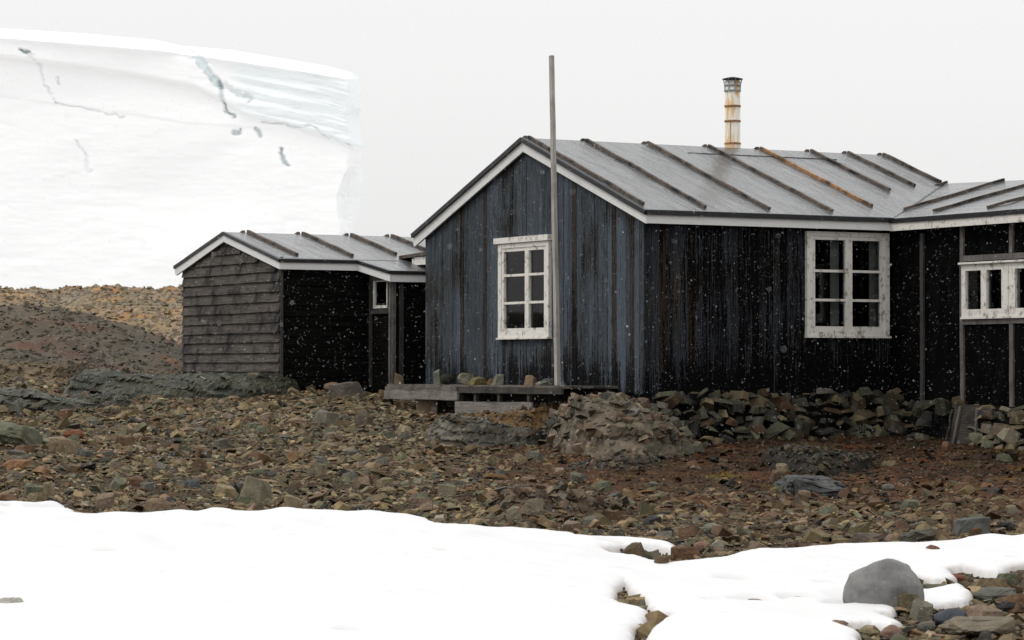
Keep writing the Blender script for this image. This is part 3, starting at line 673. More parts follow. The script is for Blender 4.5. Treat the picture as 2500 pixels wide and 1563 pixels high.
# grey battens on the wing
for (a, z0, z1, m) in ((-.66, 1.15, 3.50, 'darkgrey'), (-1.50, 1.15, 3.6, 'grey'), (-2.49, 3.17, 3.6, 'grey'), (-2.49, 1.05, 2.28, 'grey'), (-3.5, 1.05, 3.6, 'grey'), (-4.5, 1.05, 3.6, 'grey')):
    mb = MB(); mb.beam((3.985, a, z0), (3.985, a, z1), .07, .03, up=(1, 0, 0), n=5, jit=.003); mb.build('wall_batten', MAT[m], hut)
for (z, h) in ((3.13, .075), (2.30, .07)):
    mb = MB(); mb.beam((3.975, -1.545, z), (3.975, -4.4, z), .026, h, n=5, jit=.002); mb.build('rail', MAT['grey'], hut)
mb = MB(); mb.box(3.966, 3.999, -.09, -.03, 1.2, 3.5); mb.build('wall_batten', MAT['tar'], hut)
# chimney
cx, cy = 3.67, 3.36; R_ = .112
mb = MB(); mb.ring(cx, cy, [(4.6, R_ + .006), (4.972, R_ + .006), (4.972, R_), (5.892, R_), (5.892, R_ - .008), (5.0, R_ - .008)], 32); ch = mb.build('chimney', MAT['pipe'], hut, smooth=False)
for p in ch.data.polygons: p.use_smooth = abs(p.normal.z) < .5
for z in (4.972, 5.30, 5.52):
    mb = MB(); mb.ring(cx, cy, [(z - .014, R_ + .001), (z - .010, R_ + .010), (z + .010, R_ + .010), (z + .014, R_ + .001)], 32); mb.build('band', MAT['rust'], ch)
mb = MB(); a_ = math.atan2(-VX[1], -VX[0]) - .35; mb.beam((cx + (R_ + .002) * math.cos(a_), cy + (R_ + .002) * math.sin(a_), 4.985), (cx + (R_ + .002) * math.cos(a_), cy + (R_ + .002) * math.sin(a_), 5.30), .006, .006, up=(1, .1, 0)); mb.build('seam', MAT['rust'], ch)
mb = MB()
for z in (5.745, 5.825): mb.ring(cx, cy, [(z - .010, R_ + .004), (z - .009, R_ + .013), (z + .009, R_ + .013), (z + .010, R_ + .004)], 28)
for k in range(8):
    a = a_ + .6 + k * math.pi / 4; c0 = math.cos(a); s0 = math.sin(a)
    mb.beam((cx + (R_ + .01) * c0, cy + (R_ + .01) * s0, 5.74), (cx + (R_ + .012) * c0, cy + (R_ + .012) * s0, 5.83), .016, .005, up=(c0, s0, 0))
    mb.beam((cx + (R_ + .012) * c0, cy + (R_ + .012) * s0, 5.83), (cx + (R_ + .035) * c0, cy + (R_ + .035) * s0, 5.918), .012, .005, up=(c0, s0, 0))
mb.build('cage', MAT['galv'], ch)
mb = MB(); mb.ring(cx, cy, [(5.912, R_ + .040), (5.920, R_ + .040), (5.936, .09), (5.946, .04), (5.950, .001)], 28); mb.ring(cx, cy, [(5.912, R_ + .040), (5.912, .001)], 28); mb.build('cowl', MAT['darkgrey'], ch)

# ================================================================== SHED
SR = lambda Y: 3.865 - .236 * abs(Y - 10.47)
shed = empty('wooden_shed', (2, 10, 1.55)); tag(shed, 'small low shed of weathered grey-brown lap boards behind the big hut', 'shed')
mb = MB(); Z = 1.50; k = 0; tops = []
while Z < 3.75:
    h = random.uniform(.145, .165); z1 = Z + h
    sag = [random.uniform(-.003, .003) for _ in range(14)]
    y0 = 8.46; y1 = 12.26
    za = z1
    def lim(z): return max(0, (3.80 - z) / .236)
    hw = lim(z1)
    ya = max(y0, 10.47 - hw); yb = min(y1, 10.47 + hw)
    if yb - ya < .1: break
    n_ = 13; vs = []; curl = .05 if 5 <= k <= 5 else 0.0
    nb = 13
    for j in range(nb + 1):
        t = j / nb; y = ya + (yb - ya) * t; e0 = curl * max(0, 1 - t * 6)
        zb_ = Z + sag[j] - .01; zt = min(z1 + .035 + sag[j], SR(y) - .06)
        zb_ = min(zb_, zt - .01)
        vs += [(-1.205 - .046 - e0 - random.uniform(0, .004), y, zb_), (-1.205 - .004, y, zt), (-1.19, y, zt), (-1.205 - .002 - e0, y, zb_ + .004)]
    fs = [(4 * j + q, 4 * j + 4 + q, 4 * j + 4 + (q + 1) % 4, 4 * j + (q + 1) % 4) for j in range(nb) for q in range(4)] + [(0, 1, 2, 3), tuple(4 * nb + i for i in (3, 2, 1, 0))]
    mb.add(vs, fs); Z = z1; k += 1
mb.add([(-1.19, 8.46, 1.4), (-1.19, 12.26, 1.4), (-1.19, 12.26, SR(12.26) - .06), (-1.19, 10.47, SR(10.47) - .06), (-1.19, 8.46, SR(8.46) - .06)], [(0, 1, 2, 3, 4)])
o = mb.build('gable_wall', MAT['lap'], shed)
mb = MB(); Z = 1.4
while Z < 3.35:
    z1 = min(Z + .155, 3.36); mb.box8([(-1.19, 8.46 - .022, Z), (.30, 8.46 - .022, Z), (.30, 8.50, Z), (-1.19, 8.50, Z), (-1.19, 8.46 - .004, z1 + .01), (.30, 8.46 - .004, z1 + .01), (.30, 8.50, z1 + .01), (-1.19, 8.50, z1 + .01)]); Z = z1 + .001
mb.build('side_wall', MAT['shedtar'], shed)
mb = MB(); mb.box(-1.222, -1.186, 8.425, 8.462, 1.42, 3.40); mb.build('corner_board', MAT['darkgrey'], shed)
# projecting section: return wall facing left with small window, and front wall
SWN = (7.80, 8.11, 2.80, 3.03)
mb = MB(); sw0, sw1 = onp(949, 740, 0, .31), onp(909, 680, 0, .31)
wy0, wy1, wz0, wz1 = 7.83, 8.30, 2.62, 3.07
for (a, b, z0, z1) in ((7.69, wy0, 1.35, 3.12), (wy1, 8.44, 1.35, 3.2), (wy0, wy1, 1.35, wz0), (wy0, wy1, wz1 - .01, 3.14)): mb.box(.31, .36, a, b, z0, z1)
mb.box(.36, 4.0, 7.69, 7.74, 1.35, 3.16); mb.box(4.0, 4.05, 7.69, 12.2, 1.35, 3.16); mb.box(-1.19, 4.0, 12.2, 12.25, 1.35, 3.40); mb.build('annex_wall', MAT['shedtar'], shed)
mb = MB(); mb.box(.40, 3.9, 7.8, 12.1, 1.40, 1.45); mb.box(1.2, 1.25, 7.8, 12.1, 1.46, 3.1); mb.build('floor_boards', MAT['dark'], shed)
def sbeam(a, z0, z1, m, w_=.07, x=.295): 
    mb = MB(); mb.beam((x, a, z0), (x, a, z1), w_, .03, up=(1, 0, 0), n=4, jit=.002); return mb.build('post', MAT[m], shed)
sbeam(8.39, 1.4, 3.25, 'darkgrey', .06); sbeam(7.725, 1.4, 3.10, 'grey', .055)
mb = MB(); mb.beam((.33, 7.675, 1.4), (.33, 7.675, 3.08), .06, .03, up=(0, 1, 0), n=4, jit=.002); mb.build('post', MAT['grey'], shed)
mb = MB(); mb.beam((.46, 7.675, 1.4), (.46, 7.675, 3.05), .07, .02, up=(0, 1, 0), n=4, jit=.002); mb.build('post', MAT['darkgrey'], shed)
mb = MB(); mb.beam((.285, wy0 - .07, wz1 + .02), (.285, wy1 + .04, wz1 + .02), .03, .07, n=2); mb.build('rail', MAT['grey'], shed)
mb = MB(); mb.beam((.285, wy0 - .07, wz0 - .05), (.285, wy1 + .04, wz0 - .05), .03, .07, n=2); mb.build('rail', MAT['darkgrey'], shed)
mb = MB(); wbox(mb, ('X', .31), wy1 - .06, wy1, wz0, wz1 - .02, -.03, .02); wbox(mb, ('X', .31), wy0, wy1 - .06, wz0, wz0 + .045, -.03, .022); wbox(mb, ('X', .31), wy0, wy0 + .015, wz0 + .045, wz1 - .02, -.03, .02); wbox(mb, ('X', .31), wy0 + .015, wy1 - .06, wz1 - .04, wz1 - .02, -.03, .02)
wn = mb.build('window', MAT['trim'], shed)
mb = MB(); wbox(mb, ('X', .31), wy0 + .01, wy1 - .05, wz0 + .04, wz1 - .03, .0, .005); mb.build('pane', MAT['glass'], wn)
mb = MB(); mb.beam((-.02 + .17, 8.445, 1.5), (.15, 8.445, 3.35), .06, .025, up=(0, 1, 0), n=3, jit=.002); mb.build('post', MAT['shedtar'], shed)
# shed roof
def f_s(A, B):
    X = -1.29 + 5.4 * A; ye = np.where(X < .05, 8.36, np.where(X > .22, 7.60, 8.36 - .76 * (X - .05) / .17)); Y = ye + (10.47 - ye) * B
    return np.stack([X, Y, 3.865 - .236 * np.abs(Y - 10.47)], -1)
def f_s1(A, B):
    Y = 8.36 + 2.11 * B; return np.stack([-1.27 + 5.3 * A, Y, 3.865 - .236 * np.abs(Y - 10.47)], -1)
def f_s2(A, B):
    Y = 7.60 + .76 * B; return np.stack([.23 - .18 * B + 3.8 * A, Y, 3.865 - .236 * np.abs(Y - 10.47)], -1)
for nm, fn in (('roof', f_s1), ('roof_extension', f_s2)):
    o = patch(24, 60, fn, nm, shed, .004)
    for p in o.data.polygons: p.use_smooth = True
def f_sb(A, B):
    Y = 10.47 + 2.0 * B; return np.stack([-1.27 + 5.3 * A, Y, 3.865 - .236 * np.abs(Y - 10.47)], -1)
patch(10, 10, f_sb, 'back_roof_slope', shed)
mb = MB(); mb.beam((-1.285, 8.34, SR(8.36) - .028), (-1.285, 10.47, SR(10.47) - .02), .04, .05, n=6, jit=.002); mb.beam((-1.285, 12.48, SR(12.48) - .028), (-1.285, 10.47, SR(10.47) - .02), .04, .05, n=6, jit=.002)
mb.beam((-1.29, 8.35, SR(8.36) - .028), (.05, 8.35, SR(8.36) - .028), .04, .05); mb.beam((.05, 8.35, SR(8.36) - .028), (.225, 7.595, SR(7.6) - .028), .04, .05); mb.beam((.225, 7.595, SR(7.6) - .028), (4.0, 7.595, SR(7.6) - .028), .04, .05)
mb.build('roof_edge', MAT['edge'], shed)
mb = MB(); prism(mb, [(8.36, SR(8.36) - .05), (10.47, SR(10.47) - .045), (10.47, SR(10.47) - .155), (8.36, SR(8.36) - .16)], 0, -1.285, -1.255); mb.build('fascia', MAT['fascia'], shed)
mb = MB(); prism(mb, [(12.46, SR(12.46) - .05), (10.471, SR(10.47) - .045), (10.471, SR(10.47) - .155), (12.40, SR(12.46) - .165), (12.46, SR(12.46) - .14)], 0, -1.285, -1.255); mb.build('fascia', MAT['fascia'], shed)
mb = MB(); mb.box(-1.283, .05, 8.355, 8.38, SR(8.36) - .16, SR(8.36) - .05); mb.build('fascia', MAT['fascia'], shed)
mb = MB(); z1, z2 = SR(8.36), SR(7.6)
mb.box8([(.05, 8.355, z1 - .16), (.05, 8.38, z1 - .16), (.25, 7.6, z2 - .17), (.225, 7.6, z2 - .17), (.05, 8.355, z1 - .05), (.05, 8.38, z1 - .05), (.25, 7.6, z2 - .05), (.225, 7.6, z2 - .05)]); mb.build('fascia', MAT['fascia'], shed)
mb = MB(); mb.box(.252, 4.0, 7.6, 7.625, z2 - .17, z2 - .05); mb.build('fascia', MAT['fascia'], shed)
NS = np.cross([1, 0, 0], [0, 1, .236])
for (tpx, tpy, bpx, bpy_) in [(602, 569, 728, 625), (737, 575, 868, 627), (859, 580, 975, 623), (972, 583, 1044, 617)]:
    a = plane_hit(tpx + 2, tpy, np.array([0, 10.47, 3.865]), NS); b = plane_hit(bpx, bpy_, np.array([0, 10.47, 3.865]), NS); X = (a[0] + b[0]) / 2; Yb = b[1]
    mb = MB(); mb.beam((X, Yb, SR(Yb) + .022), (X, 10.46, SR(10.46) + .022), .05, .045, n=6, jit=.004); mb.build('roof_batten', MAT['batten'], shed)
    mb = MB(); mb.beam((X - .06, 10.49, SR(10.49) + .02), (X - .06, 12.3, SR(12.3) + .02), .05, .045, n=2); mb.build('back_batten', MAT['batten'], shed)
# low link roof between shed and hut
mb = MB(); mb.box8([(.92, 8.62, 3.415), (.92, 6.2, 3.50), (3.0, 6.2, 3.60), (3.0, 8.9, 3.60), (.92, 8.62, 3.455), (.92, 6.2, 3.54), (3.0, 6.2, 3.65), (3.0, 8.9, 3.65)]); mb.build('link_roof', MAT['felt'], shed)
mb = MB(); mb.beam((.91, 8.60, 3.437), (.91, 6.2, 3.525), .03, .05); mb.build('roof_edge', MAT['batten'], shed)
mb = MB(); mb.box8([(.93, 8.22, 3.30), (.95, 8.22, 3.30), (.95, 6.2, 3.30), (.93, 6.2, 3.30), (.93, 8.22, 3.40), (.95, 8.22, 3.40), (.95, 6.2, 3.48), (.93, 6.2, 3.48)]); mb.build('fascia', MAT['trim'], shed)
mb = MB(); mb.box(1.0, 3.0, 6.05, 7.68, 1.3, 3.3); mb.build('link_wall', MAT['tar'], shed)

# ================================================================== ROCKS
PAL = {'olive': (.150, .119, .068), 'green': (.092, .092, .060), 'rust': (.105, .060, .034), 'dark': (.030, .029, .027), 'pink': (.165, .118, .082), 'cream': (.22, .19, .135), 'grey': (.092, .085, .068), 'brown': (.085, .055, .030)}
def shard_pts(flat, rnd):
    """sharp-edged split stone: an irregular 4-6 sided plate with one sloping end"""
    n = rnd.choice((4, 5, 5, 6)); P = []; tx, ty = rnd.uniform(-.35, .35), rnd.uniform(-.35, .35); lean = rnd.uniform(-.25, .25)
    A = sorted(2 * math.pi * (i + rnd.uniform(-.38, .38)) / n for i in range(n)); Rr = [rnd.uniform(.6, 1.05) for _ in A]
    for a, q in zip(A, Rr): P.append((math.cos(a) * q, math.sin(a) * q * .75, -flat / 2))
    for a, q in zip(A, Rr):
        q2 = q * rnd.uniform(.55, .98); x_ = math.cos(a) * q2 + lean; y_ = math.sin(a) * q2 * .75
        P.append((x_, y_, flat * (.5 + tx * x_ + ty * y_)))
    if rnd.random() < .5: P.append((rnd.uniform(-.3, .3), rnd.uniform(-.3, .3), flat * rnd.uniform(.6, .9)))
    return P
def hull(pts):
    bm = bmesh.new()
    for p in pts: bm.verts.new(p)
    r = bmesh.ops.convex_hull(bm, input=bm.verts, use_existing_faces=False)
    bmesh.ops.delete(bm, geom=[g_ for g_ in r['geom_interior'] if isinstance(g_, bmesh.types.BMVert)], context='VERTS')
    bmesh.ops.delete(bm, geom=[v for v in bm.verts if not v.link_faces], context='VERTS')
    return bm
def slab_pts(flat=.35, n=7, rnd=random):
    P = []
    for lvl, r_ in ((0, .86), (.5, 1.0), (1, .72)):
        ox, oy = rnd.uniform(-.12, .12), rnd.uniform(-.12, .12)
        for i in range(n):
            a = 2 * math.pi * (i + rnd.uniform(-.42, .42)) / n; q = r_ * rnd.uniform(.62, 1.05)
            P.append((ox + math.cos(a) * q, oy + math.sin(a) * q * .8, (lvl - .5) * flat * rnd.uniform(.8, 1.25)))
    return P
def templ(flat, n):
    bm = hull(shard_pts(flat, random)) if n else hull(slab_pts(flat, 4)); bmesh.ops.triangulate(bm, faces=bm.faces); bm.verts.ensure_lookup_table()
    v = np.array([x.co[:] for x in bm.verts]); f = np.array([[q.index for q in p.verts] for p in bm.faces]); bm.free(); return v * .5, f
SLABS = [templ(random.uniform(.12, .32), random.choice((4, 5, 6))) for _ in range(26)]
BLOCKS = [templ(random.uniform(.5, .95), random.choice((4, 5, 6))) for _ in range(18)]
CHIPS = [templ(random.uniform(.2, .5), 3) for _ in range(14)]
def rotm(yaw, tx, ty):
    cy_, sy = np.cos(yaw), np.sin(yaw); cx_, sx_ = np.cos(tx), np.sin(tx); ct, st_ = np.cos(ty), np.sin(ty); o = np.zeros_like(yaw); i = o + 1
    Rz = np.stack([np.stack([cy_, -sy, o], -1), np.stack([sy, cy_, o], -1), np.stack([o, o, i], -1)], -2)
    Rx_ = np.stack([np.stack([i, o, o], -1), np.stack([o, cx_, -sx_], -1), np.stack([o, sx_, cx_], -1)], -2)
    Ry = np.stack([np.stack([ct, o, st_], -1), np.stack([o, i, o], -1), np.stack([-st_, o, ct], -1)], -2)
    return Rx_ @ Ry @ Rz
def batch(name, temps, pos, size, tint, tilt, mat, label=None, squash=None):
    n_ = len(pos); which = RNG.randint(0, len(temps), n_); VV = []; FF = []; TT = []; base = 0
    yaw = RNG.uniform(0, 6.28, n_); Rm = rotm(yaw, RNG.normal(0, 1, n_) * tilt, RNG.normal(0, 1, n_) * tilt)
    asp = RNG.uniform(.65, 1.25, n_)
    for k, (v, f) in enumerate(temps):
        idx = np.where(which == k)[0]
        if not len(idx): continue
        vv = v[None] * size[idx, None, None]; vv = vv * np.stack([asp[idx], 1 / asp[idx], np.ones(len(idx))], -1)[:, None]
        vv = np.einsum('nij,nkj->nki', Rm[idx], vv) + pos[idx, None]
        VV.append(vv.reshape(-1, 3)); FF.append((f[None] + (np.arange(len(idx)) * len(v))[:, None, None] + base).reshape(-1, 3))
        TT.append(np.repeat(tint[idx], len(v), 0)); base += len(idx) * len(v)
    o = mesh_obj(name, np.concatenate(VV), np.concatenate(FF), mat, tint=np.concatenate(TT)); return o
def tints(px, d, n_):
    z = zone_rust(px, d); u_ = RNG.rand(n_)
    keys = list(PAL); pl = np.array([PAL[k] for k in keys])
    wl = np.array([.42, .14, .07, .08, .10, .03, .10, .08]); wr = np.array([.22, .06, .28, .12, .07, .015, .06, .19])
    cl = np.cumsum(wl / wl.sum()); cr_ = np.cumsum(wr / wr.sum()); cc = cl[None] * (1 - z[:, None]) + cr_[None] * z[:, None]
    i = (u_[:, None] > cc).sum(1).clip(0, 7)
    c = pl[i] * np.exp(RNG.normal(-.10, .30, (n_, 1))) * RNG.uniform(.94, 1.06, (n_, 3)) * (1 + .35 * fbm(px / 130, d / 1.6, .3, 2, 88)[:, None]); toned = zone_rust(px, d) * np.clip((d - 25) / 7, 0, 1) * np.clip((px - 1250) / 500, .2, 1); g_ = c.mean(1, keepdims=True); c = g_ + (c - g_) * .92; return c * np.array([1.05, .985, .85]) * .95 * (1 - z[:, None] * np.array([.34, .47, .55])) * (1 - .55 * toned[:, None])  # stone tint grows darker with distance towards the hut on the right
def scatter(n_, d0, d1, px0, px1):
    d = np.sqrt(RNG.uniform(d0 * d0, d1 * d1, n_)); px = RNG.uniform(px0, px1, n_); x, y = xy_td(px, d)
    s_ = np.where(d < 26.6, snow_sd(x, y), -1.0)
    ok = (s_ < -.005) & ~((x > .1) & (y > .1)) & ~((x > -1.1) & (y > 8.5))
    return px[ok], d[ok], x[ok], y[ok]
def scree(name, temps, n_, smin, smax, tilt, coarse, power=2.0, sink=.25):
    px, d, x, y = scatter(n_, 16.3, 46.5, -160, 2660)
    fine = zone_rust(px, d); patchy = fbm(x * .9, y * .9, 4.4, 2, 71)
    p = np.ones(len(px)) if not coarse else np.clip(1 - .86 * fine + patchy * .5, .04, 1)
    k = RNG.rand(len(px)) < p; px, d, x, y = px[k], d[k], x[k], y[k]; nn = len(px)
    size = smin + (smax - smin) * RNG.rand(nn) ** power
    size *= np.where(d < 20, 1.25, 1.0)
    z = ground_xy(x, y) + size * RNG.uniform(-.05, .14, nn)
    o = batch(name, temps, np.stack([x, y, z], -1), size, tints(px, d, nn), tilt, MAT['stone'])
    tag(o, kind='stuff'); return o
a = scree('scree_chips', CHIPS, 95000, .025, .08, .35, False); 
b = scree('scree_slabs', SLABS, 56000, .05, .19, .36, True)
c = scree('scree_blocks', BLOCKS + SLABS, 4500, .10, .30, .5, True)
# hill rubble
n_ = 15000; px = RNG.uniform(-150, 560, n_); d = RNG.uniform(48, 97, n_); x, y = xy_td(px, d)
k = np.clip((d - 60) / 5, 0, 1)[:, None]; tt = (np.array([.066, .057, .042]) * (1 - k) + np.array([.19, .15, .10]) * k) * RNG.uniform(.6, 1.4, (n_, 1)) * RNG.uniform(.9, 1.1, (n_, 3))
hr = batch('hill_rubble', SLABS + BLOCKS, np.stack([x, y, hill_z(px, d)], -1), RNG.uniform(.1, .42, n_) ** 1.3 * (.55 + .45 * (d > 62)), tt, .4, MAT['stone']); tag(hr, kind='stuff')

# ---- individually modelled rocks
def rock_mesh(seed, dims, style='block', rough=.05):
    """returns verts, tri faces of an irregular rock of size dims resting on z=0"""
    rnd = random.Random(seed); w_, dpt, h = dims
    if style == 'round':
        P = []
        for i in range(60 if seed != 12 else 60):
            v = Vector((rnd.gauss(0, 1), rnd.gauss(0, 1), rnd.gauss(0, 1))).normalized(); P.append(v * rnd.uniform(.93, 1.0))
    elif style == 'slab': P = slab_pts(.9, 6, rnd)
    else: P = shard_pts(1.2, rnd)
    bm = hull(P)
    if style != 'round': bmesh.ops.bevel(bm, geom=bm.edges[:], offset=.022, segments=1, affect='EDGES', clamp_overlap=True)
    bmesh.ops.triangulate(bm, faces=bm.faces)
    bmesh.ops.subdivide_edges(bm, edges=bm.edges[:], cuts=3 if style != 'round' else 3, use_grid_fill=True)
    bmesh.ops.triangulate(bm, faces=bm.faces); bm.verts.ensure_lookup_table()
    v = np.array([x.co[:] for x in bm.verts]); f = np.array([[q.index for q in p.verts] for p in bm.faces]); bm.normal_update(); nn = np.array([x.normal[:] for x in bm.verts]); bm.free()
    if style == 'round': v *= (1 / np.linalg.norm(v, axis=1, keepdims=True)) ** .5
    if style == 'block': rough *= .55
    dsp = fbm(v[:, 0] * 2.1 + seed, v[:, 1] * 2.1, v[:, 2] * 2.1, 4, seed % 50) * rough * 2.2 + (0 if style == 'round' else 1) * rough * .8 * fbm(v[:, 0] * 7, v[:, 1] * 7, v[:, 2] * 9 + seed, 2, 3, True)
    v = v + nn * dsp[:, None]
    lo, hi = v.min(0), v.max(0); v = (v - (lo + hi) / 2) / (hi - lo) * np.array([w_, dpt, h]); v[:, 2] += h / 2
    return v, f
def rock(name, px, py, wpx, hpx_, col, style, label, cat='rock', group=None, seed=None, yaw=None, depth=None, sink=.15, tiltr=0.0, at=None, mat='stone', rough=.05, smooth=None):
    """px, py: foot of the rock in the photograph, wpx, hpx_: its size there"""
    if at is None: P, d = ghit(px, py)
    else: P, d = np.array(at), at_d(at)
    w_ = wpx / F * d; h = hpx_ / F * d / (1 - sink); dp = depth or w_ * .75
    seed = seed if seed is not None else int(px * 7 + py)
    v, f = rock_mesh(seed, (w_, dp, h), style, rough)
    o = mesh_obj(name, v, f, MAT[mat], tint=np.array(PAL[col] if isinstance(col, str) else col), smooth=(style == 'round') if smooth is None else smooth)
    base_yaw = math.atan2(RX[1], RX[0]); o.rotation_euler = (0, tiltr, base_yaw + (yaw or 0))
    P = P + VX * dp * .4
    lift = .045 if (at is None and d < 27 and snow_sd(np.array([P[0]]), np.array([P[1]]))[0] > .02 and name != 'boulder') else 0
    o.location = (P[0], P[1], P[2] - h * sink - .01) if at is None else (P[0], P[1], P[2] - .004)
    if at is None: o.location.z = ground_xy(np.array([P[0]]), np.array([P[1]]))[0] - h * sink * .8 - (ground_xy(np.array([P[0]]), np.array([P[1]]))[0] - P[2]) * .8 + lift
    tag(o, label, cat, group); return o
def at_d(p): return (np.array(p) - CAM) @ VX
G1 = 'rocks lying in the melted snow'
rock('boulder', 2164, 1500, 200, 122, (.150, .148, .142), 'round', 'big rounded grey boulder half sunk in the snow patch at lower right', 'boulder', None, 12, .1, .42, .30, rough=.06, mat='boulder')
rock('rock', 2228, 1502, 66, 52, (.12, .10, .055), 'block', 'olive lichened rock leaning on the right foot of the big grey boulder', group=G1, seed=21)
rock('rock', 1556, 1372, 62, 44, (.075, .052, .030), 'block', 'brown crumbly rock like a log end at the tip of the snow tongue', group=G1, seed=33, tiltr=-.35, depth=.16, rough=.09)
rock('rock', 1615, 1398, 40, 24, 'brown', 'block', 'small dark pyramid rock on the snow edge below the brown log-like rock', group=G1, seed=35)
rock('rock', 1692, 1386, 42, 10, (.17, .085, .045), 'slab', 'thin orange slab on the snow edge', group=G1, seed=36)
rock('rock', 2278, 1368, 40, 22, (.13, .06, .035), 'round', 'small red-brown rock alone on the white snow above the boulder', group=G1, seed=37, rough=.08)
rock('rock', 1448, 1333, 48, 14, 'green', 'slab', 'flat grey-green stone breaking the upper snow edge', group=G1, seed=38)
rock('rock', 2250, 1518, 62, 52, (.12, .11, .08), 'block', 'squared olive-grey block at the snow tip below the boulder', group=G1, seed=41)
rock('rock', 2330, 1536, 96, 46, (.045, .05, .058), 'round', 'smooth blue-black cobble in the lower right rubble', group=G1, seed=42, rough=.07)
rock('rock', 2178, 1566, 56, 38, (.17, .105, .08), 'round', 'pinkish rounded stone at the bottom edge of the photo', group=G1, seed=43, rough=.07)
rock('rock', 2400, 1562, 190, 46, (.12, .10, .07), 'slab', 'broad flat olive slab at the bottom right', group=G1, seed=44, depth=.5)
rock('rock', 2432, 1470, 110, 32, (.088, .088, .072), 'slab', 'wide grey-green slab right of the snow tongue', group=G1, seed=45)
rock('rock', 2335, 1425, 52, 22, (.13, .048, .030), 'round', 'rust red stone under the overhanging snow at right', group=G1, seed=46, rough=.08)
rock('rock', 2300, 1460, 100, 30, (.085, .075, .048), 'slab', 'moss brown slab between the boulder and the snow tongue', group=G1, seed=47)
rock('rock', 2190, 1490, 46, 22, (.03, .028, .027), 'block', 'small black rock in front of the boulder at its snowy foot', group=G1, seed=48)
rock('rock', 2120, 1556, 50, 22, 'olive', 'slab', 'olive stone half under the snow left of the pinkish stone', group=G1, seed=49)
rock('rock', 2045, 1548, 60, 14, 'pink', 'slab', 'thin flat stone poking from the snow near the bottom edge', group=G1, seed=50)
rock('rock', 18, 1503, 74, 26, (.36, .35, .31), 'slab', 'pale flat stone at the far left edge of the snow', group=G1, seed=51)
rock('rock', 2478, 1425, 62, 24, 'brown', 'slab', 'brown flat stone under the snow edge at the far right', group=G1, seed=52)
rock('rock', 2475, 1500, 84, 30, 'dark', 'slab', 'dark wet slab at the right edge below the brown flat stone', group=G1, seed=53)
rock('rock', 2262, 1546, 44, 26, 'grey', 'round', 'small grey stone left of the blue-black cobble', group=G1, seed=54)
rock('rock', 1952, 1484, 44, 10, (.16, .15, .13), 'slab', 'small flat grey stone in a melt hollow left of the big boulder', group=G1, seed=55)
rock('rock', 1847, 1488, 40, 8, (.19, .14, .11), 'slab', 'pale pink stone barely showing in a melt hollow in mid snow', group=G1, seed=56)
G2 = 'larger rocks lying in the scree'
rock('rock', 622, 1232, 92, 66, (.135, .12, .080), 'block', 'large angular tan-olive rock with a sharp peak above the snow edge', group=G2, seed=61, rough=.035)
rock('rock', 548, 1215, 62, 32, (.175, .135, .075), 'block', 'yellowish angular rock left of the large peaked one', group=G2, seed=62)
rock('rock', 470, 1196, 46, 26, (.060, .062, .064), 'block', 'dark blue-grey block with a flat top in the left scree', group=G2, seed=63)
rock('rock', 718, 1246, 50, 36, (.165, .13, .075), 'block', 'pale yellow squared rock just above the snow edge', group=G2, seed=64)
rock('rock', 393, 1262, 82, 44, (.105, .072, .045), 'block', 'brown blocky rock touching the snow edge on the left', group=G2, seed=65)
rock('rock', 78, 1214, 52, 34, 'green', 'block', 'green-grey angular rock above the left snow corner', group=G2, seed=66)
rock('rock', 120, 1218, 36, 40, 'olive', 'block', 'upright olive shard beside the green-grey angular rock', group=G2, seed=67)
rock('rock', 18, 1235, 60, 28, 'rust', 'slab', 'rusty red slab at the left picture edge above the snow', group=G2, seed=68)
rock('rock', 38, 1148, 76, 24, (.155, .08, .04), 'slab', 'orange-brown rock at the left edge', group=G2, seed=69)
rock('rock', 160, 1110, 92, 40, (.13, .095, .055), 'block', 'broad tan rock with orange side on the left slope', group=G2, seed=70)
rock('rock', 30, 1090, 130, 52, (.085, .085, .055), 'slab', 'big tilted olive slab at the left picture edge', group=G2, seed=71, tiltr=.2, depth=.6)
rock('rock', 130, 1088, 74, 20, (.19, .17, .125), 'slab', 'pale thin slab right of the big tilted slab', group=G2, seed=72)
rock('rock', 176, 1072, 50, 22, (.135, .05, .025), 'round', 'small brick red rock on the left slope', group=G2, seed=73, rough=.09)
rock('rock', 306, 1094, 56, 32, (.105, .065, .035), 'block', 'brown rusty block in the middle of the left slope', group=G2, seed=74)
rock('rock', 422, 1118, 30, 14, 'dark', 'round', 'dark rounded pebble in the middle of the left slope', group=G2, seed=75)
rock('rock', 772, 1160, 60, 30, (.12, .10, .065), 'block', 'olive block above the middle of the snow edge', group=G2, seed=76)
rock('rock', 792, 1040, 78, 38, (.10, .088, .066), 'block', 'grey-brown rock mound left of the platform post', group=G2, seed=77)
rock('rock', 885, 1040, 52, 40, (.09, .07, .05), 'block', 'dark craggy rock just left of the platform post', group=G2, seed=78)
rock('rock', 850, 972, 86, 38, (.090, .075, .062), 'block', 'brown wedge rock at the foot of the shed wall', group=G2, seed=79, tiltr=-.15)
rock('rock', 812, 958, 46, 24, (.19, .12, .08), 'round', 'smooth salmon pink rock against the black shed wall', group=G2, seed=80)
rock('rock', 1090, 1215, 46, 30, (.15, .13, .085), 'block', 'pale olive block right of the middle above the snow', group=G2, seed=81)
rock('rock', 1075, 1284, 30, 26, (.22, .19, .14), 'block', 'small cream cube on the snow edge in the middle', group=G2, seed=82)
rock('rock', 1255, 1270, 40, 34, (.155, .135, .095), 'block', 'small pale angular rock in front of the brown outcrop', group=G2, seed=83)
rock('rock', 1312, 1262, 62, 44, (.16, .135, .095), 'block', 'pointed pale rock on the low brown outcrop above the snow', group=G2, seed=84, rough=.03)
rock('rock', 1443, 1290, 44, 30, 'grey', 'block', 'grey angular rock right of the low brown outcrop', group=G2, seed=85)
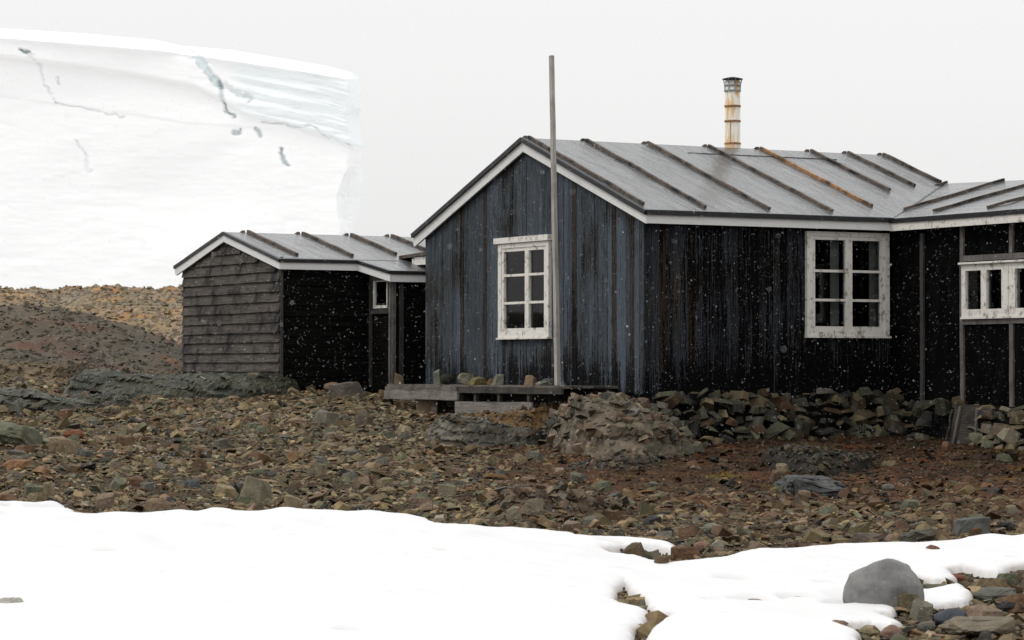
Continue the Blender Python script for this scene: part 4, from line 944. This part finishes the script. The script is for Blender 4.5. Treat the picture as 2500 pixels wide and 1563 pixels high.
rock('rock', 1590, 1285, 52, 26, 'dark', 'block', 'blackish block in the rubble above the log-like rock', group=G2, seed=86)
rock('rock', 1738, 1305, 48, 26, (.15, .145, .11), 'round', 'pale green-grey rounded rock above the right snow edge', group=G2, seed=87, rough=.09)
rock('rock', 1760, 1344, 38, 24, (.19, .18, .14), 'slab', 'pale upright shard above the right snow edge', group=G2, seed=88, tiltr=-.7)
rock('rock', 1712, 1348, 36, 24, (.17, .10, .07), 'round', 'pinkish round stone left of the pale upright shard', group=G2, seed=89)
rock('rock', 2375, 1310, 92, 46, (.072, .072, .066), 'block', 'big grey hump-shaped rock near the right edge of the scree', group=G2, seed=90)
rock('rock', 2125, 1330, 84, 26, (.085, .068, .052), 'slab', 'long grey-brown slab above the snow on the right', group=G2, seed=91)
rock('rock', 2245, 1326, 96, 30, (.060, .055, .043), 'slab', 'long dark tilted slab right of the grey-brown slab', group=G2, seed=92, tiltr=-.12)
rock('rock', 2095, 1310, 60, 34, (.095, .078, .04), 'block', 'moss yellow block behind the long grey-brown slab', group=G2, seed=93)
rock('rock', 2205, 1298, 36, 26, (.12, .075, .05), 'block', 'small pyramid of brown stone behind the dark tilted slab', group=G2, seed=94)
rock('rock', 2462, 1295, 40, 20, 'dark', 'slab', 'black shard right of the grey hump-shaped rock', group=G2, seed=95)
rock('rock', 2170, 1200, 34, 18, 'grey', 'round', 'small dark grey stone right of the flat black slab', group=G2, seed=96)
rock('rock', 1893, 1175, 30, 26, (.09, .06, .04), 'block', 'small brown pointed stone above the flat black slab', group=G2, seed=97)
rock('rock', 1472, 1106, 32, 9, (.26, .25, .20), 'slab', 'tiny cream flake of stone on the mossy ground below the pale bank', group=G2, seed=98)
rock('rock', 90, 795, 10, 12, (.5, .5, .48), 'round', 'tiny white stone on the dark hillside', group=None, seed=99, at=tuple(CAM + rays(68, 800) * 55.2))
# flat black slab rock
rock('slab_rock', 1996, 1216, 208, 48, (.026, .026, .025), 'slab', 'large flat black slab of rock lying on the rusty ground before the hut', 'slab rock', None, 101, .08, .9, .25, mat='wetrock', rough=.09)

# ---- outcrops: displaced mounds of bedrock
def outcrop(name, pts, col, label, cat, amp=.12, seed=1, mat='wetrock', zb=.25, step=.035, strata=(0, 0), freq=1.0, slope=.7, frag=0, fsize=(.05, .16), terr=.45):
    """pts: list of (px, foot y, top y, depth metres) stations from left to right"""
    st_ = []
    for (px, fy, ty, dp) in pts:
        P, d = ghit(px, fy); st_.append((px, P, d, P[2], 1.7 + (898 - ty) / F * (d + dp * .35), dp))
    nx = max(30, int(np.linalg.norm(st_[-1][1] - st_[0][1]) / step)); ny = 46
    A = np.linspace(0, 1, nx); K = np.linspace(0, 1, len(st_))
    f_ = lambda q: np.interp(A, K, [s_[q] if np.isscalar(s_[q]) else 0 for s_ in st_])
    Px = np.interp(A, K, [s_[0] for s_ in st_]); Dd = np.polyval(np.polyfit(K, [s_[2] for s_ in st_], 2), A); z0 = np.interp(A, K, [s_[3] for s_ in st_]); z1 = np.interp(A, K, [s_[4] for s_ in st_]); dp = np.polyval(np.polyfit(K, [s_[5] for s_ in st_], 2), A); sm = lambda q: np.convolve(np.pad(q, 6, mode='edge'), np.ones(13) / 13, 'valid'); z1 = sm(z1); z0 = np.minimum(z0, ground_xy(*xy_td(Px, Dd)))
    B = np.linspace(0, 1, ny)[:, None]; d = Dd + dp * B * 1.0; d = np.broadcast_to(d, (ny, nx)); px = np.broadcast_to(Px, (ny, nx))
    x, y = xy_td(px, d)
    prof_ = np.clip(np.sin(np.clip(B * 1.9, 0, 1) * math.pi / 2), 0, 1) ** slope * np.where(B > .8, 1 - ((B - .8) / .2) ** 2 * .8, 1)
    endf = np.clip(np.minimum(A, 1 - A) * 16, 0, 1) ** .5
    h = (z1 - z0) * prof_ * endf
    z = z0 + h - .05
    u_ = x * RX[0] + y * RX[1]
    nse = fbm(u_ * 1.6 * freq + strata[0] * z, d * 1.6 * freq, z * 4 * freq, 5, seed, True) * .6 + .5 * fbm(u_ * 5 * freq + strata[1] * z, d * 5 * freq, z * 9, 3, seed + 3, True)
    mask = np.clip(h / (.12 + 0 * h), 0, 1)
    z = z + amp * nse * mask; d2 = d - amp * .9 * fbm(u_ * 3 * freq, z * 5 * freq, d * 3, 4, seed + 9, True) * mask; x, y = xy_td(px, d2)
    q_ = (z + .16 * u_ + .05 * fbm(u_ * 1.5, d * 1.5, .2, 3, seed + 40)) / .115 + .25 * fbm(u_ * 6, z * 6, .4, 2, seed + 44); fr = q_ - np.floor(q_)
    d2 = d2 + amp * terr * (fr - .5) * mask; z = z + amp * .28 * terr * (fr - .5) * mask; x, y = xy_td(px, d2)
    edge_ = (B < .001) | (B > .999); z = np.where(edge_, z - zb, z); z[:, 0] -= zb; z[:, -1] -= zb
    c = np.array(col); cn = np.clip(1 + .9 * fbm(u_ * 3.5, z * 8, d * 3.5, 4, seed + 20), .3, 2)[..., None]
    V_ = np.stack([x, y, z], -1).reshape(-1, 3); F3 = grid_faces(ny, nx); F3 = np.concatenate([F3[:, [0, 1, 2]], F3[:, [0, 2, 3]]]); T_ = (c * cn).reshape(-1, 3)
    if frag:
        jj = RNG.randint(3, ny - 6, frag); ii = RNG.randint(2, nx - 2, frag); base = len(V_); VV = [V_]; FF = [F3]; TT = [T_]
        for q in range(frag):
            v, f = (SLABS + BLOCKS)[RNG.randint(0, len(SLABS + BLOCKS))]; Rm = rotm(np.array([RNG.uniform(0, 6.28)]), np.array([RNG.normal(0, .5)]), np.array([RNG.normal(0, .5)]))[0]
            s1 = fsize[0] + (fsize[1] - fsize[0]) * RNG.rand() ** 2; p0 = np.array([x[jj[q], ii[q]], y[jj[q], ii[q]], z[jj[q], ii[q]]])
            VV.append((v * s1) @ Rm.T + p0); FF.append(f + base); base += len(v)
            pc = np.array(PAL[random.choice(['olive', 'green', 'grey', 'pink', 'brown', 'rust'])]) * (.25 + c.mean() * 5) + c * .25
            TT.append(np.tile(pc * RNG.uniform(.45, 1.35), (len(v), 1)))
        V_ = np.concatenate(VV); F3 = np.concatenate(FF); T_ = np.concatenate(TT)
    o = mesh_obj(name, V_, F3, MAT[mat], tint=T_, smooth=False)
    print(name, [round(float(s_[2]), 2) for s_ in st_])
    return tag(o, label, cat)
outcrop('rock_outcrop', [(150, 968, 935, .5), (230, 972, 905, 1.2), (330, 975, 912, 1.5), (420, 985, 913, 1.8), (520, 972, 914, 2.0), (620, 965, 916, 1.8), (700, 962, 925, 1.5), (745, 958, 940, .8)], (.034, .034, .022),
        'long smooth dark green-grey bedrock outcrop beneath the small shed', 'outcrop', .13, 3, freq=.8, strata=(5, 4), frag=30, fsize=(.08, .25))
outcrop('rock_outcrop', [(-60, 1010, 950, 1.2), (40, 1012, 955, 1.3), (140, 1010, 965, 1.2), (240, 1000, 972, 1), (330, 995, 975, .6)], (.035, .034, .022),
        'dark green-grey bedrock ledge at the left picture edge', 'outcrop', .14, 5, freq=1.0, strata=(5, 4), frag=30, fsize=(.08, .25))
outcrop('rock_outcrop', [(1035, 1078, 1050, .3), (1075, 1090, 1012, .6), (1130, 1095, 1020, .8), (1200, 1098, 1030, .9), (1280, 1090, 1045, .7), (1345, 1080, 1055, .4)], (.085, .078, .064),
        'tilted layered grey outcrop under the front of the plank platform', 'outcrop', .12, 7, 'rock', strata=(7, 9), slope=1.2, frag=120)
outcrop('earth_bank', [(1120, 1060, 1004, .3), (1180, 1062, 1004, .5), (1260, 1062, 1002, .5), (1330, 1062, 985, .5), (1380, 1062, 975, .4)], (.105, .062, .025),
        'orange-brown earth bank under the lower board of the platform', 'earth bank', .07, 9, 'bank', slope=1.1, frag=110)
outcrop('mortar_bank', [(1325, 1085, 1065, .9), (1365, 1100, 1005, 1.1), (1410, 1116, 972, 1.3), (1500, 1122, 970, 1.4), (1570, 1124, 984, 1.3), (1630, 1118, 1025, 1.1), (1710, 1110, 1090, .9)], (.098, .078, .054),
        'pale crumbling mortar and rubble bank at the near corner of the hut', 'rubble bank', .09, 11, 'bank', strata=(3, -5), slope=1.0, frag=330, fsize=(.06, .34), terr=.5)
outcrop('rock_outcrop', [(1190, 1240, 1225, .3), (1240, 1262, 1200, .6), (1320, 1268, 1190, .8), (1400, 1262, 1205, .8), (1480, 1250, 1215, .6), (1560, 1235, 1222, .3)], (.095, .068, .046),
        'low brown shattered outcrop in the middle just above the snow', 'outcrop', .10, 13, 'rock', strata=(5, 6), freq=1.4, slope=1.2, frag=260, fsize=(.06, .24))
outcrop('rock_outcrop', [(1370, 1150, 1140, .3), (1450, 1150, 1118, .5), (1540, 1150, 1116, .5), (1620, 1142, 1125, .3)], (.048, .038, .030),
        'dark brown broken rock ledge below the pale mortar bank', 'outcrop', .09, 15, 'rock', strata=(5, 8), freq=1.6, slope=1.2, frag=200)
outcrop('rock_outcrop', [(1850, 1130, 1105, .4), (1930, 1160, 1090, .8), (2000, 1165, 1098, .9), (2080, 1155, 1110, .6), (2150, 1135, 1118, .3)], (.020, .017, .013),
        'black mossy rock mound at the foot of the dark stone footing', 'outcrop', .10, 17, 'rock', strata=(3, 4), freq=1.3, slope=1.2, frag=260)
outcrop('rock_outcrop', [(-80, 905, 885, .8), (20, 930, 882, 1.2), (120, 925, 893, 1.2), (180, 920, 888, 1.0), (240, 915, 892, .8)], (.095, .070, .042),
        'brown lichen covered hump on the skyline left of the shed', 'outcrop', .12, 19, 'rock', freq=1.4, slope=1.2, frag=160)

# ---- dry stone footing under the hut
def footing():
    pos = []; size = []; col = []
    mixes = [('green', .36), ('grey', .18), ('olive', .20), ('dark', .14), ('rust', .05), ('brown', .07)]
    def pick(): 
        r_ = random.random() * 1.0
        for k, p in mixes:
            r_ -= p
            if r_ < 0: return PAL[k]
        return PAL['green']
    s_ = .12
    for row in range(7):
        x = -.02 + random.uniform(0, .1) + (.15 if row > 3 else 0)
        while x < 4.05:
            s_ = random.uniform(.13, .36); z = .66 + row * .115 + random.uniform(-.04, .04)
            if z < 1.36 + random.uniform(-.02, .09): pos.append((x, -.20 - (5 - row) * .055 + random.uniform(-.04, .04), z)); size.append(s_); col.append(np.array(pick()) * random.uniform(.30, .75))
            x += s_ * .72
    for row in range(5):
        y = -.1
        while y > -5.5:
            s_ = random.uniform(.15, .32); z = .66 + row * .14 + random.uniform(-.04, .04); top = 1.30 if y > -1.75 else 1.20
            if not (-2.1 < y < -1.15 and row < 4) and z < top:
                far = 1.2 if y < -2.0 else .6
                pos.append((3.80 - (4 - row) * .05 + random.uniform(-.04, .04), y, z)); size.append(s_); col.append(np.array(pick() if y > -2 else PAL[random.choice(['olive', 'pink', 'green', 'cream', 'olive'])]) * random.uniform(.4, .85) * far)
            y -= s_ * .75
    o = batch('stone_footing', BLOCKS + SLABS[:9], np.array(pos), np.array(size) * 1.2, np.array(col) * 1.0 * RNG.uniform(.6, 1.3, (len(col), 1)), .3, MAT['stone'])
    return tag(o, 'dark dry stone footing of piled rocks under the right part of the hut', 'footing')
footing()
mb = MB(); mb.box(.10, 4.02, -.06, .05, .4, FL - .035); mb.box(3.93, 4.0, -5.9, -.061, .4, 1.2); mb.box(.10, .16, .06, 5.9, .6, FL - .035)
mb.build('foundation', MAT['dark'], hut)
# wooden hatch leaning in the footing
hz = empty('hatch_board', (3.6, -1.6, .75)); tag(hz, 'dark weathered plank hatch with pale side cleats set into the stone footing', 'hatch')
def wp(px, py, X=3.66): return onp(px, py, 0, X)
a = wp(2325, 1000); b = wp(2385, 1000); c_ = wp(2385, 1082); d_ = wp(2312, 1085)
mb = MB(); mb.box8([(3.68, d_[1], d_[2]), (3.68, c_[1], c_[2]), (3.72, c_[1], c_[2]), (3.72, d_[1], d_[2]), (3.70, a[1], a[2] + .06), (3.70, b[1], b[2] + .06), (3.74, b[1], b[2] + .06), (3.74, a[1], a[2] + .06)]); mb.build('board', MAT['deckdark'], hz)
mb = MB(); q0 = wp(2342, 992); q1 = wp(2328, 1084); mb.beam((3.655, q1[1], q1[2]), (3.68, q0[1], q0[2]), .035, .03, up=(1, 0, 0), n=4, jit=.003); mb.build('cleat', MAT['grey'], hz)
mb = MB(); q0 = wp(2383, 996); q1 = wp(2383, 1068); mb.beam((3.65, q1[1], q1[2]), (3.68, q0[1], q0[2]), .035, .03, up=(1, 0, 0), n=4, jit=.003); mb.build('cleat', MAT['grey'], hz)
mb = MB(); q0 = wp(2330, 1000); q1 = wp(2318, 1080); mb.beam((3.655, q1[1] + .06, q1[2]), (3.68, q0[1] + .06, q0[2]), .03, .02, up=(1, 0, 0), n=4, jit=.01); mb.build('cleat', MAT['deckdark'], hz)
mb = MB(); q0 = wp(2386, 998); q1 = wp(2420, 1012); mb.box(3.67, 3.70, q1[1], q0[1], q1[2] - .03, q0[2]); mb.build('crosspiece', MAT['darkgrey'], hz)

# ================================================================== PLATFORM
pf = empty('plank_platform', (-.5, 3, .95)); tag(pf, 'low platform of grey weathered planks in front of the gable wall', 'platform')
for i in range(5):
    x0 = -.90 + i * .178; mb = MB(); mb.beam((x0 + .085, .62, 1.445), (x0 + .085, 5.49, 1.445), .168, .032, n=10, jit=.003); mb.build('deck_plank', MAT['deck' if i % 2 == 0 else 'deckdark'], pf)
mb = MB(); mb.beam((-.915, 3.34, 1.405), (-.915, 5.50, 1.405), .03, .055, n=6, jit=.003); mb.build('edge_plank', MAT['deck'], pf)
mb = MB(); mb.beam((-.93, 3.30, 1.315), (-.93, 5.50, 1.315), .035, .125, n=6, jit=.003); mb.build('front_board', MAT['deckpale'], pf)
mb = MB(); mb.beam((-.90, .55, 1.40), (-.90, 3.32, 1.40), .035, .085, n=8, jit=.003); mb.build('edge_plank', MAT['deckdark'], pf)
mb = MB(); mb.beam((-.93, 1.26, 1.165), (-.93, 3.36, 1.155), .03, .165, n=8, jit=.004); mb.build('lower_board', MAT['deckpale'], pf)
for y in (3.33, 2.9, 2.25, 1.45):
    mb = MB(); mb.beam((-.86, y, 1.02), (-.86, y, 1.40), .06, .05, up=(1, 0, 0), n=3, jit=.002); mb.build('support_post', MAT['deckdark'], pf)
mb = MB(); mb.beam((-.88, 5.42, .98), (-.88, 5.42, 1.40), .07, .06, up=(1, 0, 0), n=3); mb.build('support_post', MAT['deckdark'], pf)
q = onp(1018, 1010, 0, -.88); q2 = onp(1062, 1010, 0, -.70)
mb = MB(); mb.box8([(-.90, q[1] - .02, .7), (-.70, q[1] - .30, .7), (-.45, q[1] - .12, .7), (-.62, q[1] + .16, .7), (-.90, q[1] + .0, 1.39), (-.72, q[1] - .30, 1.39), (-.48, q[1] - .12, 1.39), (-.64, q[1] + .16, 1.39)]); mb.build('stump', mat_wood('brown_stump', (.13, .088, .055), (20, 20, 1.5), .4, .85, (.06, .04, .028), .3), pf)
mb = MB(); mb.box(-.15, -.05, .7, 5.4, .9, 1.42); mb.build('rear_beam', MAT['deckdark'], pf)
# stones on the platform
for (px, py, w_, h, col, sty, X, lab) in [
    (974, 938, 25, 28, (.095, .075, .045), 'block', -.75, 'small brown pointed stone at the left end of the platform'),
    (1068, 938, 21, 39, (.12, .125, .095), 'block', -.70, 'upright pale lichened stone standing on the platform'),
    (1092, 938, 34, 28, (.022, .024, .016), 'round', -.45, 'dark mossy lump behind the upright stone on the platform'),
    (1138, 935, 44, 30, (.15, .145, .10), 'slab', -.45, 'pale olive slab-sided stone left of the window on the platform'),
    (1165, 944, 50, 22, (.12, .10, .04), 'block', -.80, 'yellow-olive flat stone at the front of the platform'),
    (1196, 936, 22, 16, (.10, .05, .022), 'block', -.30, 'small rusty stone half hidden behind the yellow-olive one'),
    (1214, 938, 32, 28, (.125, .125, .095), 'block', -.60, 'pale grey-green angular stone below the window middle'),
    (1295, 940, 33, 27, (.15, .105, .06), 'block', -.60, 'orange-edged stone below the right window corner'),
    (1328, 940, 42, 12, (.15, .15, .125), 'slab', -.70, 'flat pale wedge stone beside the pole foot'),
    (1338, 930, 48, 18, (.055, .055, .05), 'slab', -.30, 'dark flat stone behind the pale wedge by the pole')]:
    Q = onp(px, py, 0, X); o = rock('stone', px, py, w_, h, col, sty, lab, 'stone', 'stones laid out on the platform', at=(X, Q[1], 1.461), sink=0.0, depth=w_ / F * 37 * .8)
# flagpole
mb = MB(); q0 = onp(1361.5, 941, 0, -.42); q1 = onp(1346.5, 136, 0, -.42)
mb.beam(q0, q1, .072, .055, up=(1, 0, 0), n=14, jit=.0015, taper=.86)
o = mb.build('pole', MAT['pole']); tag(o, 'tall thin square grey wooden pole standing before the gable', 'pole')
# pale streak on the slab
P, d = ghit(500, 972); P = CAM + rays(500, 936) * (d + .12)
mb = MB(); mb.beam(tuple(P + RX * -.06 + UP * .10), tuple(P + RX * .07 + UP * .02), .012, .012, n=3, jit=.006); mb.beam(tuple(P + RX * .07 + UP * .03), tuple(P + RX * .075 - UP * .03), .012, .012)
o = mb.build('bone', mat_simple('bleached_bone', (.45, .44, .40), .8)); tag(o, 'small bleached white stick-like bone on the bedrock below the shed', 'bone')

# ---- individually placed loose stones (repeats)
kinds = [('olive', 'olive tan angular stone lying in the scree', 'stone'), ('green', 'green-grey angular stone lying in the scree', 'stone'), ('rust', 'rust brown angular stone lying in the scree', 'stone'), ('grey', 'plain grey angular stone lying in the scree', 'stone'), ('pink', 'pinkish tan angular stone lying in the scree', 'stone')]
protos = {}
for k, lab, cat in kinds:
    protos[k] = []
    for j in range(4):
        v, f = rock_mesh(900 + j * 13 + len(k), (1, .75, .26 + .09 * j), 'block', .04)
        me_o = mesh_obj('loose_stone', v, f, MAT['stone'], tint=np.array(PAL[k])); protos[k].append(me_o)
placed = 0; tries = 0; pools = {k: list(v) for k, v in protos.items()}
px_, d__, x_, y_ = scatter(900, 17.5, 38, 0, 2500)
for px, d, x, y in zip(px_, d__, x_, y_):
    if placed >= 190: break
    if zone_rust(np.array(px), np.array(d)) > .5 and random.random() < .7: continue
    if 1000 < px < 1640 and d > 32: continue
    if px > 1560 and d > 33.5: continue
    if d < 27 and snow_sd(np.array([x]), np.array([y]))[0] > -.22: continue
    k, lab, cat = random.choice(kinds); j = random.randrange(4)
    o = pools[k][j]
    if o is None: o = protos[k][j].copy(); C.objects.link(o)
    else: pools[k][j] = None
    s_ = random.uniform(.12, .25) * (1.25 if d < 21 else 1); o.scale = (s_, s_, s_)
    o.location = (x, y, ground_xy(np.array([x]), np.array([y]))[0] - .04 * s_); o.rotation_euler = (random.uniform(-.25, .25), random.uniform(-.25, .25), random.uniform(0, 6.28))
    tag(o, lab, cat, {'olive': 'olive tan', 'green': 'green-grey', 'rust': 'rust brown', 'grey': 'plain grey', 'pink': 'pinkish tan'}[k] + ' stones in the scree'); placed += 1
for k in pools:
    for o in pools[k]:
        if o is not None: bpy.data.objects.remove(o)

# ---- falling snow
n_ = 38000; d = np.where(RNG.rand(n_) < .006, 3 + 5 * RNG.rand(n_), 9 + 25 * RNG.rand(n_) ** .8); px = RNG.uniform(-60, 2560, n_); py = RNG.uniform(-20, 1560, n_)
P = CAM + rays(px, py) * d[:, None]
ok = (P[:, 2] > ground_xy(P[:, 0], P[:, 1]) + .1) & ~((P[:, 0] > -.3) & (P[:, 1] > -.3)) & ~((P[:, 0] > 3.6)); P = P[ok]
v = np.array([(1, 0, 0), (-1, 0, 0), (0, 1, 0), (0, -1, 0), (0, 0, 1.2), (0, 0, -1.2)]); f = np.array([(0, 2, 4), (2, 1, 4), (1, 3, 4), (3, 0, 4), (2, 0, 5), (1, 2, 5), (3, 1, 5), (0, 3, 5)])
s_ = RNG.uniform(.0006, .0016, len(P)) * np.where(RNG.rand(len(P)) < .05, 1.7, 1.0)
VV = (v[None] * s_[:, None, None] + P[:, None]).reshape(-1, 3); FF = (f[None] + (np.arange(len(P)) * 6)[:, None, None]).reshape(-1, 3)
o = mesh_obj('falling_snow', VV, FF, MAT['flake']); tag(o, 'fine snowflakes falling through the air in front of the buildings', 'snowfall', kind='stuff')
